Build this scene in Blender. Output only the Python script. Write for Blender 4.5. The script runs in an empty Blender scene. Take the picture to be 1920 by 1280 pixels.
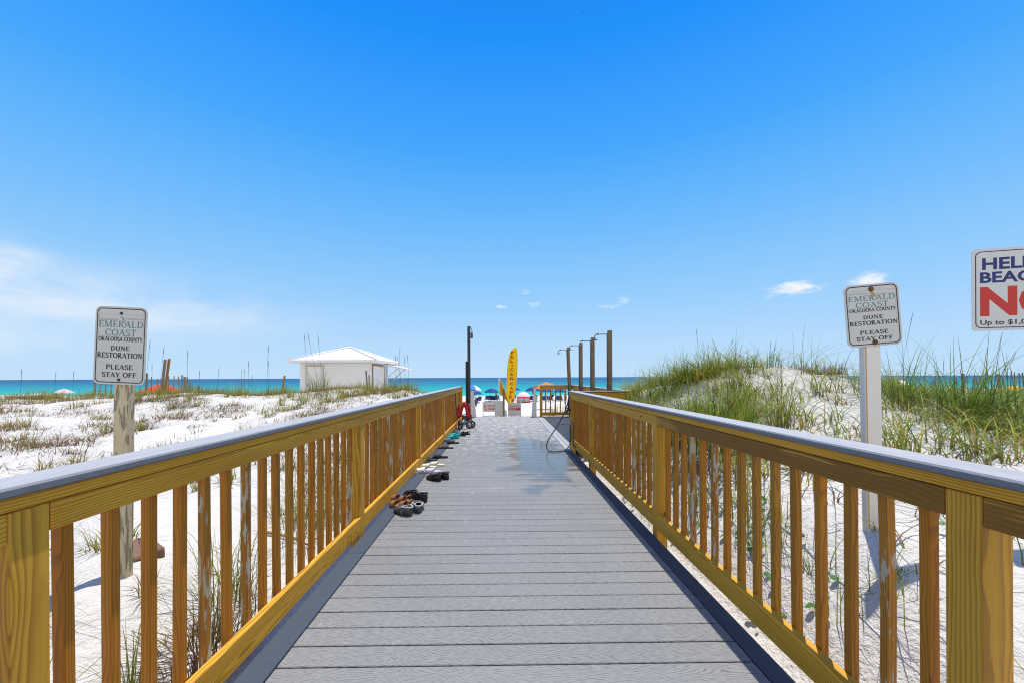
import bpy, math, random
import numpy as np
from mathutils import Vector, Matrix

# ------------------------------------------------------------------ scene, camera, light
S = bpy.context.scene
COL = S.collection
H = 1.338                       # eye height above the deck (deck top is z = 0)
F = 740.0                       # focal length in pixels of a 1920 wide picture
CX, CY = 960.0, 707.0           # principal point (lens shift keeps verticals upright)
YAW, ROLL = math.radians(1.5), 0.0047
_Fw = Vector((math.sin(YAW), math.cos(YAW), 0))
_R0 = Vector((math.cos(YAW), -math.sin(YAW), 0))
_U0 = Vector((0, 0, 1))
_R = _R0 * math.cos(ROLL) - _U0 * math.sin(ROLL)
_U = _U0 * math.cos(ROLL) + _R0 * math.sin(ROLL)

cam = bpy.data.cameras.new('camera')
cam.sensor_width = 36.0
cam.sensor_fit = 'HORIZONTAL'
cam.lens = F / 1920.0 * 36.0
cam.shift_x = -(CX - 960.0) / 1920.0
cam.shift_y = (CY - 640.0) / 1920.0
cam.clip_start = 0.05
cam.clip_end = 60000
cam_o = bpy.data.objects.new('camera', cam)
COL.objects.link(cam_o)
m = Matrix.Identity(4)
for i in range(3):
    m[i][0], m[i][1], m[i][2] = _R[i], _U[i], -_Fw[i]
cam_o.matrix_world = Matrix.Translation((0, 0, H)) @ m
S.camera = cam_o


def P(px, py, Y):
    """World point seen at photo pixel (px, py) at world depth Y."""
    d = _Fw + _R * ((px - CX) / F) + _U * ((CY - py) / F)
    d = d * (Y / d.y)
    return Vector((d.x, Y, H + d.z))


S.view_settings.view_transform = 'Standard'
S.view_settings.look = 'None'
S.view_settings.exposure = 0.0
S.view_settings.gamma = 1.0
W_SAMPLES = 1024
S.cycles.max_bounces = 8
S.cycles.diffuse_bounces = 4
S.cycles.use_denoising = True
S.cycles.denoising_prefilter = 'ACCURATE'
S.cycles.filter_width = 1.1

SUN_DIR = Vector((0.135, 0.22, 1.0)).normalized()      # towards the sun
sun = bpy.data.lights.new('sun', 'SUN')
sun.energy = 5.0
sun.angle = math.radians(0.5)
sun.color = (1.0, 0.94, 0.83)
sun_o = bpy.data.objects.new('sun', sun)
COL.objects.link(sun_o)
sun_o.rotation_euler = SUN_DIR.to_track_quat('Z', 'Y').to_euler()
sun_o.location = (0, 0, 30)
SUN_EL = math.asin(SUN_DIR.z)
SUN_AZ = math.atan2(SUN_DIR.x, SUN_DIR.y)


class NT:
    """Tiny helper around a node tree."""
    def __init__(self, tree):
        self.t = tree
        self.n = tree.nodes
        self.l = tree.links

    def add(self, kind, **kw):
        nd = self.n.new(kind)
        for k, v in kw.items():
            setattr(nd, k, v)
        return nd

    def put(self, sock, v):
        if isinstance(v, bpy.types.NodeSocket):
            self.l.new(v, sock)
        elif v is not None:
            sock.default_value = v

    def math(self, op, a, b=None, c=None, clamp=False):
        nd = self.add('ShaderNodeMath', operation=op, use_clamp=clamp)
        self.put(nd.inputs[0], a)
        if b is not None:
            self.put(nd.inputs[1], b)
        if c is not None:
            self.put(nd.inputs[2], c)
        return nd.outputs[0]

    def vmath(self, op, a, b=None):
        nd = self.add('ShaderNodeVectorMath', operation=op)
        self.put(nd.inputs[0], a)
        if b is not None:
            self.put(nd.inputs[1], b)
        return nd.outputs[0]

    def noise(self, vec, scale, detail=2.0, rough=0.5, dist=0.0, dims='3D'):
        nd = self.add('ShaderNodeTexNoise', noise_dimensions=dims)
        if vec is not None:
            self.put(nd.inputs['Vector'], vec)
        nd.inputs['Scale'].default_value = scale
        nd.inputs['Detail'].default_value = detail
        nd.inputs['Roughness'].default_value = rough
        nd.inputs['Distortion'].default_value = dist
        return nd.outputs[0]

    def ramp(self, fac, stops, interp='LINEAR'):
        nd = self.add('ShaderNodeValToRGB')
        cr = nd.color_ramp
        cr.interpolation = interp
        while len(cr.elements) < len(stops):
            cr.elements.new(0.5)
        for e, (p, c) in zip(cr.elements, stops):
            e.position = p
            e.color = (c[0], c[1], c[2], 1) if not isinstance(c, (int, float)) else (c, c, c, 1)
        self.put(nd.inputs[0], fac)
        return nd.outputs[0]

    def mix(self, fac, a, b, blend='MIX'):
        nd = self.add('ShaderNodeMix', data_type='RGBA', blend_type=blend)
        self.put(nd.inputs[0], fac)
        ca = [s for s in nd.inputs if s.type == 'RGBA']
        self.put(ca[0], (*a, 1) if isinstance(a, tuple) and len(a) == 3 else a)
        self.put(ca[1], (*b, 1) if isinstance(b, tuple) and len(b) == 3 else b)
        return [s for s in nd.outputs if s.type == 'RGBA'][0]

    def smooth(self, v, lo, hi):
        nd = self.add('ShaderNodeMapRange', interpolation_type='SMOOTHSTEP')
        self.put(nd.inputs[0], v)
        nd.inputs[1].default_value = lo
        nd.inputs[2].default_value = hi
        return nd.outputs[0]

    def sep(self, v):
        nd = self.add('ShaderNodeSeparateXYZ')
        self.put(nd.inputs[0], v)
        return nd.outputs

    def comb(self, x, y, z):
        nd = self.add('ShaderNodeCombineXYZ')
        for s, v in zip(nd.inputs, (x, y, z)):
            self.put(s, v)
        return nd.outputs[0]


def srgb(r, g, b):
    f = lambda c: c / 12.92 if c <= 0.04045 else ((c + 0.055) / 1.055) ** 2.4
    return (f(r / 255.0), f(g / 255.0), f(b / 255.0))


# ------------------------------------------------------------------ world: daylight sky with a few clouds
W = bpy.data.worlds.new('World')
S.world = W
W.use_nodes = True
W.cycles.sampling_method = 'MANUAL'
W.cycles.sample_map_resolution = W_SAMPLES
w = NT(W.node_tree)
w.n.clear()
w_out = w.add('ShaderNodeOutputWorld')
w_bg = w.add('ShaderNodeBackground')
w.l.new(w_bg.outputs[0], w_out.inputs[0])
tc = w.add('ShaderNodeTexCoord')
dirv = tc.outputs['Generated']
dx, dy, dz = w.sep(dirv)
el = w.math('ARCSINE', dz)
az = w.math('ARCTAN2', dx, dy)
sky = w.add('ShaderNodeTexSky', sky_type='NISHITA')
sky.sun_disc = False
sky.sun_elevation = SUN_EL
sky.sun_rotation = SUN_AZ
sky.altitude = 0
sky.air_density = 1.0
sky.dust_density = 0.3
sky.ozone_density = 2.0
nish = w.vmath('SCALE', sky.outputs[0])
w.n[-1].inputs['Scale'].default_value = 0.085
# saturated clear-sky colour by elevation, as the lens recorded it
sat = w.ramp(w.math('DIVIDE', el, math.radians(90), clamp=True), [
    (0.0, srgb(194, 226, 254)), (0.045, srgb(184, 221, 255)), (0.12, srgb(154, 208, 255)),
    (0.22, srgb(114, 190, 255)), (0.33, srgb(68, 168, 255)), (0.45, srgb(30, 146, 254)), (0.60, srgb(16, 118, 232)), (1.0, srgb(14, 92, 205))])
base = w.mix(0.96, nish, sat)


def blob(ax, ay, wx, wy):
    """Soft mask round the photo direction (ax, ay) px, half-widths in px."""
    dxp = ax - 940.6
    a0 = math.atan2(dxp, F)
    e0 = math.atan2(707.0 - ay, math.hypot(F, dxp))
    k = math.cos(a0)
    wa = wx / F * k * k
    we = wy / F * k
    u = w.math('DIVIDE', w.math('SUBTRACT', az, a0), wa)
    v = w.math('DIVIDE', w.math('SUBTRACT', el, e0), we)
    r2 = w.math('ADD', w.math('MULTIPLY', u, u), w.math('MULTIPLY', v, v))
    return w.math('POWER', 2.718, w.math('MULTIPLY', r2, -1.0))


cvec = w.comb(w.math('MULTIPLY', az, 1.0), w.math('MULTIPLY', el, 2.6), 0.0)
n_fine = w.noise(cvec, 34.0, 7.0, 0.66)
n_wisp = w.noise(w.comb(w.math('MULTIPLY', az, 1.0), w.math('MULTIPLY', el, 2.4), 3.0), 6.0, 6.0, 0.55, 0.25)
cum = None
for b in ((1502, 540, 58, 15), (1642, 528, 44, 22), (1172, 565, 20, 10), (1004, 570, 17, 9), (940, 576, 13, 6), (985, 548, 14, 6), (1140, 575, 24, 7)):
    k = blob(*b)
    if b[0] < 1200:
        k = w.math('MULTIPLY', k, 0.60)
    cum = k if cum is None else w.math('MAXIMUM', cum, k)
cum = w.smooth(w.math('ADD', cum, w.math('MULTIPLY', w.math('SUBTRACT', n_fine, 0.5), 1.9)), 0.30, 1.15)
wis = None
for b, k in (((25, 488, 95, 34), 1.15), ((150, 570, 300, 55), 0.70), ((330, 575, 260, 50), 0.50), ((60, 640, 300, 35), 0.45), ((-60, 500, 120, 60), 0.8)):
    q = w.math('MULTIPLY', blob(*b), k)
    wis = q if wis is None else w.math('ADD', wis, q)
wis = w.math('MULTIPLY', wis, w.smooth(n_wisp, 0.22, 0.82), clamp=True)
wis = w.math('MULTIPLY', wis, 0.92)
# unseen bright cloud added behind the viewer, as fill light for shaded faces
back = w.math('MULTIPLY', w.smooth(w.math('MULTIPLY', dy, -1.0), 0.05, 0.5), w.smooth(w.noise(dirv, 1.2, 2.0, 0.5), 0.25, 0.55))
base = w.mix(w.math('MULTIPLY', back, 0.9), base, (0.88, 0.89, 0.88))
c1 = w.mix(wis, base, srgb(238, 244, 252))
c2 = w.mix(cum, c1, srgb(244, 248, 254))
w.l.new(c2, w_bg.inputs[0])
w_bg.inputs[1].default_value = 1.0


# ------------------------------------------------------------------ object helpers
def prop(o, label=None, cat=None, group=None, kind=None):
    if label: o['label'] = label
    if cat: o['category'] = cat
    if group: o['group'] = group
    if kind: o['kind'] = kind
    return o


def thing(name, label, cat, loc=(0, 0, 0), rotz=0.0, group=None):
    o = bpy.data.objects.new(name, None)
    COL.objects.link(o)
    o.location = loc
    o.rotation_euler = (0, 0, rotz)
    o.empty_display_size = 0.1
    return prop(o, label, cat, group)


def copy_tree(o, parent=None):
    c = o.copy()
    COL.objects.link(c)
    c.parent = parent
    for ch in KIDS.get(o.name, []):
        copy_tree(ch, c)
    return c


KIDS = {}


def link(o, parent=None):
    COL.objects.link(o)
    if parent is not None:
        o.parent = parent
        KIDS.setdefault(parent.name, []).append(o)
    return o


class MB:
    """Collects shapes and builds them as one mesh object."""
    def __init__(self):
        self.v, self.f, self.g, self.s, self.mi = [], [], [], [], []

    def add(self, verts, faces, grain=None, smooth=False, mi=0):
        b = len(self.v)
        self.v.extend(tuple(p) for p in verts)
        self.g.extend(tuple(p) for p in (grain if grain is not None else verts))
        for f in faces:
            self.f.append(tuple(i + b for i in f))
            self.s.append(smooth)
            self.mi.append(mi)
        return self

    def box(self, lo, hi, along='x', ch=0.003, M=None, shear=0.0, mi=0):
        """Chamfered box from lo to hi; grain runs along the given axis."""
        c = [(a + b) / 2 for a, b in zip(lo, hi)]
        h = [abs(b - a) / 2 for a, b in zip(lo, hi)]
        ch = min(ch, min(h) * 0.45)
        idx, vs = {}, []
        for sx in (-1, 1):
            for sy in (-1, 1):
                for sz in (-1, 1):
                    sg = (sx, sy, sz)
                    for ax in range(3):
                        p = [sg[k] * (h[k] - (0 if k == ax else ch)) for k in range(3)]
                        idx[(sg, ax)] = len(vs)
                        vs.append(p)
        fs = []
        for ax in range(3):
            u, v = (ax + 1) % 3, (ax + 2) % 3
            for s in (-1, 1):
                q = []
                for a, b in ((-1, -1), (1, -1), (1, 1), (-1, 1)):
                    g = [0, 0, 0]
                    g[ax], g[u], g[v] = s, a, b
                    q.append(idx[(tuple(g), ax)])
                fs.append(q if s > 0 else q[::-1])
        for ax in range(3):          # edge chamfers, running along ax
            u, v = (ax + 1) % 3, (ax + 2) % 3
            for su in (-1, 1):
                for sv in (-1, 1):
                    g0, g1 = [0, 0, 0], [0, 0, 0]
                    g0[ax], g0[u], g0[v] = -1, su, sv
                    g1[ax], g1[u], g1[v] = 1, su, sv
                    q = [idx[(tuple(g0), u)], idx[(tuple(g1), u)], idx[(tuple(g1), v)], idx[(tuple(g0), v)]]
                    fs.append(q if su * sv < 0 else q[::-1])
        for sx in (-1, 1):
            for sy in (-1, 1):
                for sz in (-1, 1):
                    g = (sx, sy, sz)
                    q = [idx[(g, 0)], idx[(g, 1)], idx[(g, 2)]]
                    fs.append(q if sx * sy * sz > 0 else q[::-1])
        k = 'xyz'.index(along)
        o = [random.uniform(-40, 40), random.uniform(0.012, 0.06) * random.choice((-1, 1)), random.uniform(0.02, 0.09) * random.choice((-1, 1))]
        ka, kb = ((1, 2), (0, 2), (0, 1))[k]
        gr = [(p[k] + o[0], p[ka] + o[1], p[kb] + o[2]) for p in vs]
        out = []
        for p in vs:
            q = Vector(p)
            if M is not None:
                q = M @ q
            q = q + Vector(c)
            q.y += shear * q.x
            out.append(q)
        return self.add(out, fs, gr, mi=mi)

    def tube(self, pts, r, seg=8, caps=True, smooth=True, mi=0):
        pts = [Vector(p) for p in pts]
        n = len(pts)
        rs = r if isinstance(r, (list, tuple)) else [r] * n
        vs, up = [], None
        for i, p in enumerate(pts):
            t = (pts[min(i + 1, n - 1)] - pts[max(i - 1, 0)]).normalized()
            if up is None:
                up = Vector((0, 0, 1)) if abs(t.z) < 0.9 else Vector((1, 0, 0))
            a = t.cross(up).normalized()
            up = a.cross(t).normalized()
            for k in range(seg):
                th = 2 * math.pi * k / seg
                vs.append(p + (a * math.cos(th) + up * math.sin(th)) * rs[i])
        fs = [(i * seg + k, (i + 1) * seg + k, (i + 1) * seg + (k + 1) % seg, i * seg + (k + 1) % seg)
              for i in range(n - 1) for k in range(seg)]
        if caps:
            fs.append(tuple(range(seg)))
            fs.append(tuple(range((n - 1) * seg, n * seg))[::-1])
        return self.add(vs, fs, smooth=smooth, mi=mi)

    def lathe(self, prof, seg=16, c=(0, 0, 0), M=None, smooth=True, mi=0):
        vs, fs = [], []
        for r, z in prof:
            for k in range(seg):
                th = 2 * math.pi * k / seg
                q = Vector((r * math.cos(th), r * math.sin(th), z))
                if M is not None:
                    q = M @ q
                vs.append(q + Vector(c))
        for i in range(len(prof) - 1):
            for k in range(seg):
                fs.append((i * seg + k, i * seg + (k + 1) % seg, (i + 1) * seg + (k + 1) % seg, (i + 1) * seg + k))
        return self.add(vs, fs, smooth=smooth, mi=mi)

    def prism(self, outline, y0, y1, mi=0, smooth=False):
        """Outline in (x, z), extruded from y0 (front) to y1 (back)."""
        n = len(outline)
        vs = [(x, y0, z) for x, z in outline] + [(x, y1, z) for x, z in outline]
        fs = [tuple(range(n)), tuple(range(n, 2 * n))[::-1]]
        fs += [(i, i + n, (i + 1) % n + n, (i + 1) % n) for i in range(n)]
        return self.add(vs, fs, mi=mi, smooth=smooth)

    def plate(self, outline, z0, z1, mi=0):
        """Outline in (x, y), extruded from z0 to z1."""
        n = len(outline)
        vs = [(x, y, z1) for x, y in outline] + [(x, y, z0) for x, y in outline]
        fs = [tuple(range(n)), tuple(range(n, 2 * n))[::-1]]
        fs += [(i, i + n, (i + 1) % n + n, (i + 1) % n) for i in range(n)]
        return self.add(vs, fs, mi=mi)

    def build(self, name, mat, parent=None, world=False, smooth_angle=None):
        me = bpy.data.meshes.new(name)
        v = self.v
        if world and parent is not None:
            ox, oy, oz = parent.location
            v = [(a - ox, b - oy, c - oz) for a, b, c in v]
        me.from_pydata(v, [], self.f)
        at = me.attributes.new('grain', 'FLOAT_VECTOR', 'POINT')
        at.data.foreach_set('vector', np.array(self.g, dtype=np.float32).ravel())
        me.polygons.foreach_set('use_smooth', self.s)
        for mm in (mat if isinstance(mat, (list, tuple)) else [mat]):
            me.materials.append(mm)
        me.polygons.foreach_set('material_index', self.mi)
        me.update()
        o = bpy.data.objects.new(name, me)
        return link(o, parent)


# ------------------------------------------------------------------ materials
def new_mat(name):
    mt = bpy.data.materials.new(name)
    mt.use_nodes = True
    nt = NT(mt.node_tree)
    bs = nt.n['Principled BSDF']
    return mt, nt, bs


def bump(nt, bs, h, strength, dist):
    b = nt.add('ShaderNodeBump')
    b.inputs['Strength'].default_value = strength
    b.inputs['Distance'].default_value = dist
    nt.put(b.inputs['Height'], h)
    nt.l.new(b.outputs[0], bs.inputs['Normal'])


def plain(name, col, rough=0.5, metal=0.0, var=0.12, scale=18.0, spec=0.5, trans=0.0):
    """Even paint, cloth or plastic with slight blotchy wear."""
    mt, nt, bs = new_mat(name)
    tcn = nt.add('ShaderNodeTexCoord')
    n = nt.noise(tcn.outputs['Object'], scale, 4.0, 0.6)
    k = nt.math('MULTIPLY_ADD', n, 2 * var, 1 - var)
    nt.put(bs.inputs['Base Color'], nt.vmath('MULTIPLY', nt.comb(k, k, k), tuple(col)))
    nt.put(bs.inputs['Roughness'], nt.math('MULTIPLY_ADD', n, 0.2, max(rough - 0.1, 0.03)))
    bs.inputs['Metallic'].default_value = metal
    bs.inputs['Specular IOR Level'].default_value = spec
    if trans:
        ad = nt.add('ShaderNodeMixShader')
        tr = nt.add('ShaderNodeBsdfTranslucent')
        tr.inputs[0].default_value = (*col, 1)
        ad.inputs[0].default_value = trans
        nt.l.new(bs.outputs[0], ad.inputs[1])
        nt.l.new(tr.outputs[0], ad.inputs[2])
        nt.l.new(ad.outputs[0], nt.n['Material Output'].inputs[0])
    return mt


def wood(name, light, dark, ring=38.0, dist=5.0, contrast=1.0, peel=0.0, peel_col=(0.42, 0.42, 0.42), rough=0.65, stain=None, knots=True):
    """Solid softwood: growth rings round a pith that runs with the board, so faces show flowing grain."""
    mt, nt, bs = new_mat(name)
    at = nt.add('ShaderNodeAttribute', attribute_name='grain')
    gx, gy, gz_ = nt.sep(at.outputs['Vector'])
    v = nt.comb(nt.math('MULTIPLY', gx, 0.09), gy, gz_)
    wob = nt.noise(nt.comb(nt.math('MULTIPLY', gx, 1.3), nt.math('MULTIPLY', gy, 5.0), nt.math('MULTIPLY', gz_, 5.0)), 1.0, 3.0, 0.55)
    r = nt.math('SQRT', nt.math('ADD', nt.math('MULTIPLY', gy, gy), nt.math('MULTIPLY', gz_, gz_)))
    kn = None
    if knots:
        vo = nt.add('ShaderNodeTexVoronoi')
        nt.put(vo.inputs['Vector'], nt.comb(nt.math('MULTIPLY', gx, 2.1), nt.math('MULTIPLY', gy, 7.0), nt.math('MULTIPLY', gz_, 7.0)))
        vo.inputs['Scale'].default_value = 1.0
        kd = vo.outputs['Distance']
        kn = nt.math('SUBTRACT', 1.0, nt.smooth(kd, 0.035, 0.095))
        bend = nt.math('MULTIPLY', nt.math('SUBTRACT', 1.0, nt.smooth(kd, 0.0, 0.42)), 0.02)
    ph = nt.math('MULTIPLY_ADD', wob, 0.045 * dist / 5.0, r)
    if knots:
        ph = nt.math('ADD', ph, bend)
    rings = nt.math('FRACT', nt.math('MULTIPLY', ph, ring * 3.2))
    late = nt.math('MULTIPLY', nt.smooth(rings, 0.25, 0.88), nt.math('SUBTRACT', 1.0, nt.smooth(rings, 0.9, 1.0)))
    fib = nt.noise(nt.comb(nt.math('MULTIPLY', gx, 5.0), nt.math('MULTIPLY', gy, 420.0), nt.math('MULTIPLY', gz_, 420.0)), 1.0, 2.0, 0.6)
    big = nt.noise(nt.comb(nt.math('MULTIPLY', gx, 1.6), nt.math('MULTIPLY', gy, 9.0), nt.math('MULTIPLY', gz_, 9.0)), 1.0, 3.0, 0.6)
    f = nt.math('MULTIPLY', late, 0.62 * contrast)
    f = nt.math('ADD', f, nt.math('MULTIPLY', nt.math('SUBTRACT', fib, 0.5), 0.5))
    f = nt.math('ADD', f, nt.math('MULTIPLY', nt.math('SUBTRACT', big, 0.42), 0.9), clamp=True)
    col = nt.mix(f, light, dark)
    if stain:
        sm = nt.smooth(nt.math('ADD', big, nt.math('MULTIPLY', late, 0.12)), 0.44, 0.52)
        col = nt.mix(nt.math('MULTIPLY', sm, 0.75), col, stain)
    if kn is not None:
        col = nt.mix(nt.math('MULTIPLY', kn, 0.85), col, tuple(c * 0.28 for c in dark))
    if peel:
        pn = nt.noise(nt.comb(nt.math('MULTIPLY', gx, 7.0), nt.math('MULTIPLY', gy, 42.0), nt.math('MULTIPLY', gz_, 42.0)), 1.0, 5.0, 0.62)
        pm = nt.smooth(pn, 0.60 - peel * 0.2, 0.64 - peel * 0.2)
        col = nt.mix(pm, col, peel_col)
    nt.put(bs.inputs['Base Color'], col)
    nt.put(bs.inputs['Roughness'], nt.math('MULTIPLY_ADD', late, -0.12, rough))
    bs.inputs['Specular IOR Level'].default_value = 0.3
    bump(nt, bs, nt.math('ADD', nt.math('MULTIPLY', late, 0.6), nt.math('MULTIPLY', fib, 0.7)), 0.35, 0.0015)
    return mt


def composite(name, col, line, wet=False, strength=1.0, lit_top=None):
    """Grey composite decking with an embossed cathedral grain."""
    mt, nt, bs = new_mat(name)
    at = nt.add('ShaderNodeAttribute', attribute_name='grain')
    gx, gy, gz_ = nt.sep(at.outputs['Vector'])
    wob = nt.noise(nt.comb(nt.math('MULTIPLY', gx, 2.6), nt.math('MULTIPLY', gy, 9.0), nt.math('MULTIPLY', gz_, 9.0)), 1.0, 2.0, 0.45)
    ph = nt.math('ADD', nt.math('MULTIPLY', gy, 0.9), nt.math('MULTIPLY', wob, 0.16))
    # nested arches: the phase grows away from the board's middle line and sways along it
    sway = nt.math('MULTIPLY', nt.math('ABSOLUTE', nt.math('SUBTRACT', nt.math('FRACT', nt.math('MULTIPLY', gx, 1.15)), 0.5)), 0.13)
    ph = nt.math('ADD', nt.math('MULTIPLY', nt.math('ABSOLUTE', gy), 0.85), nt.math('ADD', sway, nt.math('MULTIPLY', wob, 0.07)))
    rg = nt.math('FRACT', nt.math('MULTIPLY', ph, 125.0))
    ln = nt.math('MULTIPLY', nt.smooth(rg, 0.45, 0.8), nt.math('SUBTRACT', 1.0, nt.smooth(rg, 0.85, 1.0)))
    brk = nt.noise(nt.comb(nt.math('MULTIPLY', gx, 22.0), nt.math('MULTIPLY', gy, 70.0), 0.0), 1.0, 2.0, 0.6)
    ln = nt.math('MULTIPLY', ln, nt.smooth(brk, 0.28, 0.62))
    fib = nt.noise(nt.comb(nt.math('MULTIPLY', gx, 9.0), nt.math('MULTIPLY', gy, 300.0), nt.math('MULTIPLY', gz_, 300.0)), 1.0, 2.0, 0.6)
    geo = nt.add('ShaderNodeNewGeometry')
    pos = geo.outputs['Position']
    px, py, pz = nt.sep(pos)
    blot = nt.noise(pos, 1.3, 5.0, 0.6)
    per = nt.noise(nt.comb(nt.math('MULTIPLY', gx, 0.4), 0.0, 0.0), 1.0)
    k = nt.math('ADD', 0.68, nt.math('ADD', nt.math('MULTIPLY', fib, 0.22), nt.math('MULTIPLY', blot, 0.24)))
    k = nt.math('ADD', k, nt.math('MULTIPLY', nt.math('SUBTRACT', per, 0.28), 0.42))
    cc = nt.vmath('MULTIPLY', nt.comb(k, k, k), tuple(col))
    cc = nt.mix(nt.math('MULTIPLY', ln, 0.75 * strength), cc, line)
    rough = nt.math('MULTIPLY_ADD', fib, 0.1, 0.55)
    bh = nt.math('ADD', nt.math('MULTIPLY', ln, -0.8), nt.math('MULTIPLY', fib, 0.4))
    if lit_top:
        # upward face painted paler, as if catching the sun and sky sheen
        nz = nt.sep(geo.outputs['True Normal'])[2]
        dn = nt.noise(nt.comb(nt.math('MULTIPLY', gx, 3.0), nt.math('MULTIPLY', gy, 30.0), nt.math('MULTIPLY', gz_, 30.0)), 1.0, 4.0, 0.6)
        cc = nt.mix(nt.math('MULTIPLY', nt.smooth(nz, 0.6, 0.95), nt.math('MULTIPLY_ADD', dn, 0.7, 0.45), clamp=True), cc, lit_top)
    if wet:
        # white sand tracked on to the boards, thickest towards the beach and where feet pass
        sp = nt.noise(nt.comb(nt.math('MULTIPLY', px, 3.0), nt.math('MULTIPLY', py, 3.0), 0.0), 2.2, 7.0, 0.7)
        far = nt.smooth(py, 2.0, 12.5)
        sm = nt.smooth(nt.math('ADD', sp, nt.math('MULTIPLY', far, 0.22)), 0.60, 0.86)
        cc = nt.mix(nt.math('MULTIPLY', sm, 0.8), cc, (0.50, 0.485, 0.465))
        st = nt.smooth(nt.noise(nt.comb(nt.math('MULTIPLY', px, 1.1), nt.math('MULTIPLY', py, 1.1), 4.0), 3.0, 5.0, 0.65), 0.66, 0.74)
        cc = nt.mix(nt.math('MULTIPLY', st, 0.35), cc, (0.13, 0.14, 0.15))
        # spilt shower water, ending raggedly along the boards
        bid = nt.math('FLOOR', nt.math('DIVIDE', nt.math('ADD', py, nt.math('MULTIPLY', px, 0.014)), 0.1445))
        jag = nt.noise(nt.comb(nt.math('MULTIPLY', bid, 7.31), nt.math('MULTIPLY', px, 1.2), 1.5), 1.0, 1.0, 0.5)
        wn = nt.noise(nt.comb(nt.math('MULTIPLY', px, 1.0), nt.math('MULTIPLY', py, 0.8), 9.0), 1.9, 4.0, 0.55)
        ex = nt.math('DIVIDE', nt.math('SUBTRACT', px, 0.62), 0.60)
        ey = nt.math('DIVIDE', nt.math('SUBTRACT', py, 6.9), 2.0)
        d2 = nt.math('SQRT', nt.math('ADD', nt.math('MULTIPLY', ex, ex), nt.math('MULTIPLY', ey, ey)))
        d2 = nt.math('ADD', d2, nt.math('ADD', nt.math('MULTIPLY', nt.math('SUBTRACT', jag, 0.5), 1.15), nt.math('MULTIPLY', nt.math('SUBTRACT', wn, 0.5), 1.3)))
        wm = nt.math('SUBTRACT', 1.0, nt.smooth(d2, 0.80, 1.06))
        pool = nt.math('SUBTRACT', 1.0, nt.smooth(nt.math('ADD', d2, nt.math('MULTIPLY', nt.math('SUBTRACT', wn, 0.5), 1.0)), 0.74, 0.98))
        cc = nt.mix(nt.math('MULTIPLY', wm, 0.70), cc, tuple(c * 0.40 for c in col))
        rough = nt.math('SUBTRACT', rough, nt.math('MULTIPLY', wm, 0.38))
        rough = nt.math('SUBTRACT', rough, nt.math('MULTIPLY', pool, 0.08))
        rough = nt.math('MAXIMUM', rough, 0.10)
        bh = nt.math('MULTIPLY', bh, nt.math('SUBTRACT', 1.0, nt.math('MULTIPLY', pool, 0.95)))
    nt.put(bs.inputs['Base Color'], cc)
    nt.put(bs.inputs['Roughness'], rough)
    bs.inputs['Specular IOR Level'].default_value = 0.4
    bump(nt, bs, bh, 0.3, 0.0012)
    return mt


def grass_mat(name, stops, trans=0.35):
    """Blade colour from a per-blade random tint and from root to tip."""
    mt, nt, bs = new_mat(name)
    at = nt.add('ShaderNodeAttribute', attribute_name='grain')
    t, rnd, _ = nt.sep(at.outputs['Vector'])
    col = nt.ramp(rnd, stops)
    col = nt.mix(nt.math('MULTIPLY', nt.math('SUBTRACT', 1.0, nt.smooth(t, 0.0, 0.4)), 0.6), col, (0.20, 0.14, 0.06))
    nt.put(bs.inputs['Base Color'], col)
    bs.inputs['Roughness'].default_value = 0.5
    bs.inputs['Specular IOR Level'].default_value = 0.35
    mx = nt.add('ShaderNodeMixShader')
    tr = nt.add('ShaderNodeBsdfTranslucent')
    nt.put(tr.inputs[0], col)
    mx.inputs[0].default_value = trans
    nt.l.new(bs.outputs[0], mx.inputs[1])
    nt.l.new(tr.outputs[0], mx.inputs[2])
    nt.l.new(mx.outputs[0], nt.n['Material Output'].inputs[0])
    return mt


def sand_mat():
    mt, nt, bs = new_mat('white_sand')
    geo = nt.add('ShaderNodeNewGeometry')
    pos = geo.outputs['Position']
    n1 = nt.noise(pos, 2.2, 6.0, 0.62)
    n2 = nt.noise(pos, 14.0, 5.0, 0.6)
    n3 = nt.noise(pos, 420.0, 2.0, 0.7)
    col = nt.mix(n1, (0.55, 0.525, 0.485), (0.73, 0.707, 0.665))
    col = nt.mix(nt.math('MULTIPLY', nt.smooth(n2, 0.60, 0.72), 0.16), col, (0.50, 0.46, 0.40))
    sp = nt.smooth(n3, 0.66, 0.74)
    col = nt.mix(nt.math('MULTIPLY', sp, 0.18), col, (0.42, 0.36, 0.28))
    db = nt.smooth(nt.noise(pos, 26.0, 4.0, 0.72), 0.665, 0.70)
    col = nt.mix(nt.math('MULTIPLY', db, 0.6), col, (0.22, 0.17, 0.11))
    nt.put(bs.inputs['Base Color'], col)
    bs.inputs['Roughness'].default_value = 0.95
    bs.inputs['Specular IOR Level'].default_value = 0.1
    hh = nt.math('ADD', nt.math('MULTIPLY', n2, 1.0), nt.math('MULTIPLY', nt.noise(pos, 60.0, 4.0, 0.6), 0.35))
    bump(nt, bs, nt.math('ADD', hh, nt.math('MULTIPLY', n3, 0.015)), 0.6, 0.08)
    return mt


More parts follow.
